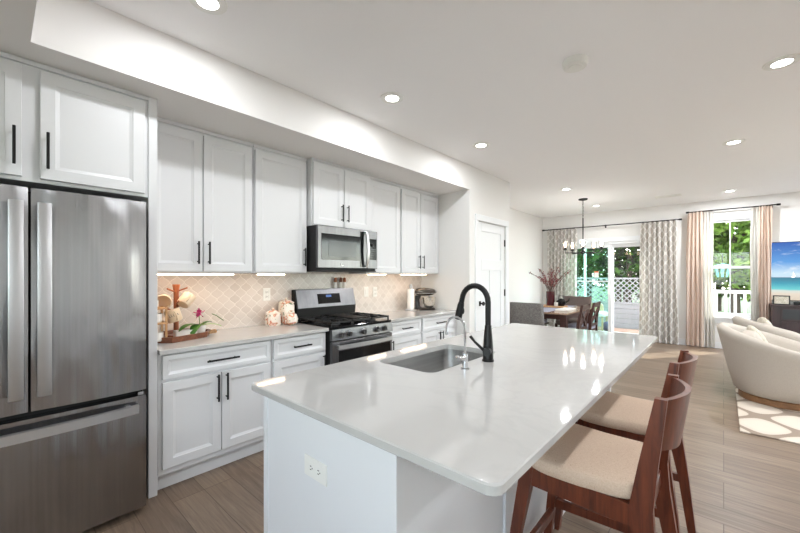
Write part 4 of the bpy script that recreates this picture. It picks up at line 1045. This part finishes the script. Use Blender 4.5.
b = B().prism([(.855, 1.357), (.905, 1.357), (.895, 1.343), (.865, 1.343)], (9.0245, 9.026), 'y').prism([(.878, 1.360), (.881, 1.360), (.881, 1.44), (.878, 1.44)], (9.0245, 9.026), 'y').prism([(.883, 1.364), (.905, 1.364), (.883, 1.43)], (9.0245, 9.026), 'y')
b.done('sailboat_picture', emitter('sail_white', (245, 245, 245), .6), s_)
B().box(1.2, 1.6, 9.08, YB - .001, 1.3, 1.6).done('wall_bracket', 'black', t)
t = thing('picture_frame', 'small dark framed photo standing on the console', 'picture frame', (.72, 8.72, .89))
B().box(.615, .815, 8.70, 8.715, .8905, 1.045, .002).done('frame', 'iron', t); B().box(.632, .798, 8.697, 8.70, .907, 1.028).done('photo', 'pillow', t)
B().loft([[(.70, 8.715, .90), (.73, 8.715, .90), (.73, 8.715, 1.0), (.70, 8.715, 1.0)], [(.70, 8.775, .8905), (.73, 8.775, .8905), (.73, 8.78, .8955), (.70, 8.78, .8955)]]).done('stand', 'iron', t)
tag(B().box(.86, 1.9, 8.74, 8.82, .8905, .945, .01, 2).done('sound_bar', 'black'), 'black sound bar lying on the console below the television', 'speaker')

# ------------------------------------------------------------------ outside
struct(B().box(-40, 40, YB + .14, 60, -.42, -.36), 'ground', 'lawn')
struct(B().box(-40, 40, -40, YF - .13, -.42, -.36), 'ground', 'lawn')
struct(B().box(-6, 4.5, YB + .15, 11.0, -.20, -.02), 'patio_deck', 'deck')
t = thing('privacy_fence', 'pale vinyl privacy fence with lattice top behind the patio', 'fence', (-3, 11.6, -.4))
b = B()
for i in range(7): b.box(-7.0, -.45, 11.58, 11.61, -.36 + i * .135, -.36 + i * .135 + .130, .006)
b.done('board_panel', 'vinyl', t)
b = B().box(-7.0, -.45, 11.57, 11.62, .585, .63).box(-7.0, -.45, 11.57, 11.62, 1.27, 1.31)
x = -7.0
while x < -.45:
    L_ = .64
    for s in (1, -1):
        xa, xb = (x, x + L_) if s == 1 else (x + L_, x)
        yy = 11.585 if s == 1 else 11.595; w = .019
        if max(xa, xb) < -.44: b.loft([[(xa - w, yy, .63), (xa + w, yy, .63), (xb + w, yy, 1.27), (xb - w, yy, 1.27)], [(xa - w, yy + .008, .63), (xa + w, yy + .008, .63), (xb + w, yy + .008, 1.27), (xb - w, yy + .008, 1.27)]])
    x += .14
b.done('lattice', 'vinyl', t)
for x in (-7.0, -5.2, -3.4, -.42): B().box(x - .06, x + .06, 11.54, 11.66, -.36, 1.36, .005).done('post', 'vinyl', t)
t = thing('deck_railing', 'white deck railing with square balusters outside the window', 'railing', (1.0, 10.8, 0))
B().box(-.35, 4.4, 10.76, 10.84, .98, 1.05, .004).done('top_rail', 'white_ext', t); B().box(-.35, 4.4, 10.77, 10.83, .46, .52, .004).done('bottom_rail', 'white_ext', t)
for i in range(30): B().box(-.30 + i * .155, -.255 + i * .155, 10.78, 10.82, .52, .98).done('baluster', 'white_ext', t)
for x in (-.38, 2.0, 4.4): B().box(x - .05, x + .05, 10.75, 10.85, -.02, 1.10, .005).done('post', 'white_ext', t)
t = thing('patio_awning_curtain', 'emerald green outdoor curtain hanging at the edge of the patio', 'outdoor curtain', (-3.0, 10.2, 0))
rings = []
for j in range(2):
    z = (.0, 2.9)[j]; f_ = [(-3.42 + .40 * i / 40, 10.2 + .03 * math.sin(i * .9), z) for i in range(41)]
    rings.append(f_ + [(x, y + .006, z) for x, y, _ in f_[::-1]])
B().loft(rings).done('fabric', 'teal', t, True)
B().cyl((-4.1, 10.2, 2.88), (-2.4, 10.2, 2.88), .02).cyl((-2.95, 10.2, -.02), (-2.95, 10.2, 2.88), .035).cyl((-2.68, 10.2, -.02), (-2.68, 10.2, 2.88), .03).done('post', 'white_ext', t)
t = thing('hanging_decoration', 'pale turquoise hanging garden ornament outside the window', 'garden ornament', (.0, 10.9, 1.45))
b = B()
for k in range(8):
    a = k * PI / 4; b.loft([[(-.02 + .10 * math.cos(a + d), 10.55 + .10 * math.sin(a + d), 1.34) for d in (-.2, 0, .2)] , [(-.02 + .15 * math.cos(a + d), 10.55 + .15 * math.sin(a + d), 1.56) for d in (-.2, .0, .2)]])
b.lathe([(.17, 1.56), (.12, 1.60), (.02, 1.63)], (-.02, 10.55, 0), 16)
b.done('ribbon', 'turq', t); B().tube([(-.26, 10.55, -.02), (-.26, 10.55, 1.75), (-.22, 10.55, 1.86), (-.12, 10.55, 1.90), (-.02, 10.55, 1.84), (-.02, 10.55, 1.62)], .009, 8).done('hook_pole', 'iron', t, True)
t = thing('patio_chair', 'wicker patio chair with a white cushion outside the glass door', 'patio chair', (-2.45, 10.2, 0))
B().ell((-2.45, 10.2, .40), (.28, .28, .07), .5).done('cushion', 'ceramic', t, True)
B().ell((-2.52, 10.42, .50), (.22, .06, .16), .5).done('backrest', 'wicker', t, True)
for sx in (-.22, .22):
    for sy in (-.22, .22): B().cyl((-2.45 + sx, 10.2 + sy, -.02), (-2.45 + sx, 10.2 + sy, .36), .022, n=8).done('leg', 'wicker', t)
tag(B().ell((-2.16, 10.15, .105), (.125, .125, .125), 1, 24, 14).done('play_ball', 'purple', None, True), 'purple ball on the patio beside the wicker chair', 'ball')
# trees
def tree(seed, fol, H, r, nleaf, low):
    rnd = random.Random(seed); t = thing('leafy_tree', '', 'tree', (0, 0, 0), group='trees behind the yard')
    b = B().tube([(0, 0, -.4), (.05, .02, H * .3), (-.05, .05, H * .6), (0, 0, H * .9)], [.13, .11, .08, .03], 8)
    for k in range(7):
        a = rnd.uniform(0, 6.28); z = rnd.uniform(.3, .75) * H; L_ = rnd.uniform(.4, .8) * r
        b.tube([(0, 0, z), (L_ * .5 * math.cos(a), L_ * .5 * math.sin(a), z + .4), (L_ * math.cos(a), L_ * math.sin(a), z + 1.0)], [.05, .035, .015], 6)
    b.done('trunk', 'bark', t, True)
    b = B(); bm = b.b
    blobs = [(rnd.uniform(-.6, .6) * r, rnd.uniform(-.6, .6) * r, rnd.uniform(low, 1) * H, rnd.uniform(.35, .6) * r) for _ in range(16)]
    for i in range(nleaf):
        bx, by, bz, br = rnd.choice(blobs); d_ = Vector((rnd.gauss(0, 1), rnd.gauss(0, 1), rnd.gauss(0, 1))).normalized() * br * rnd.uniform(.55, 1)
        c = Vector((bx, by, bz)) + d_; s_ = rnd.uniform(.075, .15)
        u = Vector((rnd.gauss(0, 1), rnd.gauss(0, 1), rnd.gauss(0, .6))).normalized(); w = u.orthogonal().normalized(); w = Matrix.Rotation(rnd.uniform(0, 6), 3, u) @ w
        vs = [bm.verts.new(c + u * s_), bm.verts.new(c + w * s_ * .5), bm.verts.new(c - u * s_), bm.verts.new(c - w * s_ * .5)]; bm.faces.new(vs)
    b.done('foliage', fol, t)
    return t
tA = tree(1, 'fol1', 6.4, 2.1, 6000, .24); tB = tree(2, 'fol2', 7.4, 2.3, 6500, .06); tC = tree(3, 'fol3', 7.2, 1.9, 2600, .15)
words = ['bright green leafy tree', 'deep green leafy tree', 'sparse grey green tree with bare trunk']
spots = [(1, -6.4, 17.0), (1, -4.6, 16.0), (0, -7.8, 19.5), (2, -2.9, 17.2), (2, -3.6, 19.0), (1, -5.2, 20.5), (2, -1.9, 18.6), (0, .3, 16.0), (0, 1.5, 15.2), (1, 2.8, 17.0), (0, -.8, 18.0), (1, 1.0, 20.0), (1, 3.9, 20.0), (2, .9, 17.6), (1, -1.2, 21.5), (0, 5.2, 18.0), (1, -9.4, 22.0), (2, 2.2, 19.0), (1, -2.6, 22.5), (1, -4.0, 23.0), (1, -.2, 23.5), (1, 2.3, 23.0), (1, -7.0, 23.5)]
where = ['beyond the left door panel', 'beyond the right door panel', 'beyond the white window']
used = set()
order = ['nearest such tree', 'second nearest such tree', 'third nearest such tree', 'fourth nearest such tree', 'farthest such tree']
cnt = {}
for i, (k, x, y) in sorted(enumerate(spots), key=lambda q: q[1][2]):
    src = (tA, tB, tC)[k]; ax = x / y
    zone = 0 if ax < -.235 else (1 if ax < -.09 else 2)
    c_ = cnt.get((k, zone), 0); cnt[(k, zone)] = c_ + 1
    lb = f'{words[k]} {where[zone]}, {order[min(c_, 4)]}'
    if k not in used: used.add(k); src.location = (x, y, 0); src['label'] = lb
    else: dup(src, (x, y, 0), R(70 * i), lb)
bpy.context.view_layer.update()
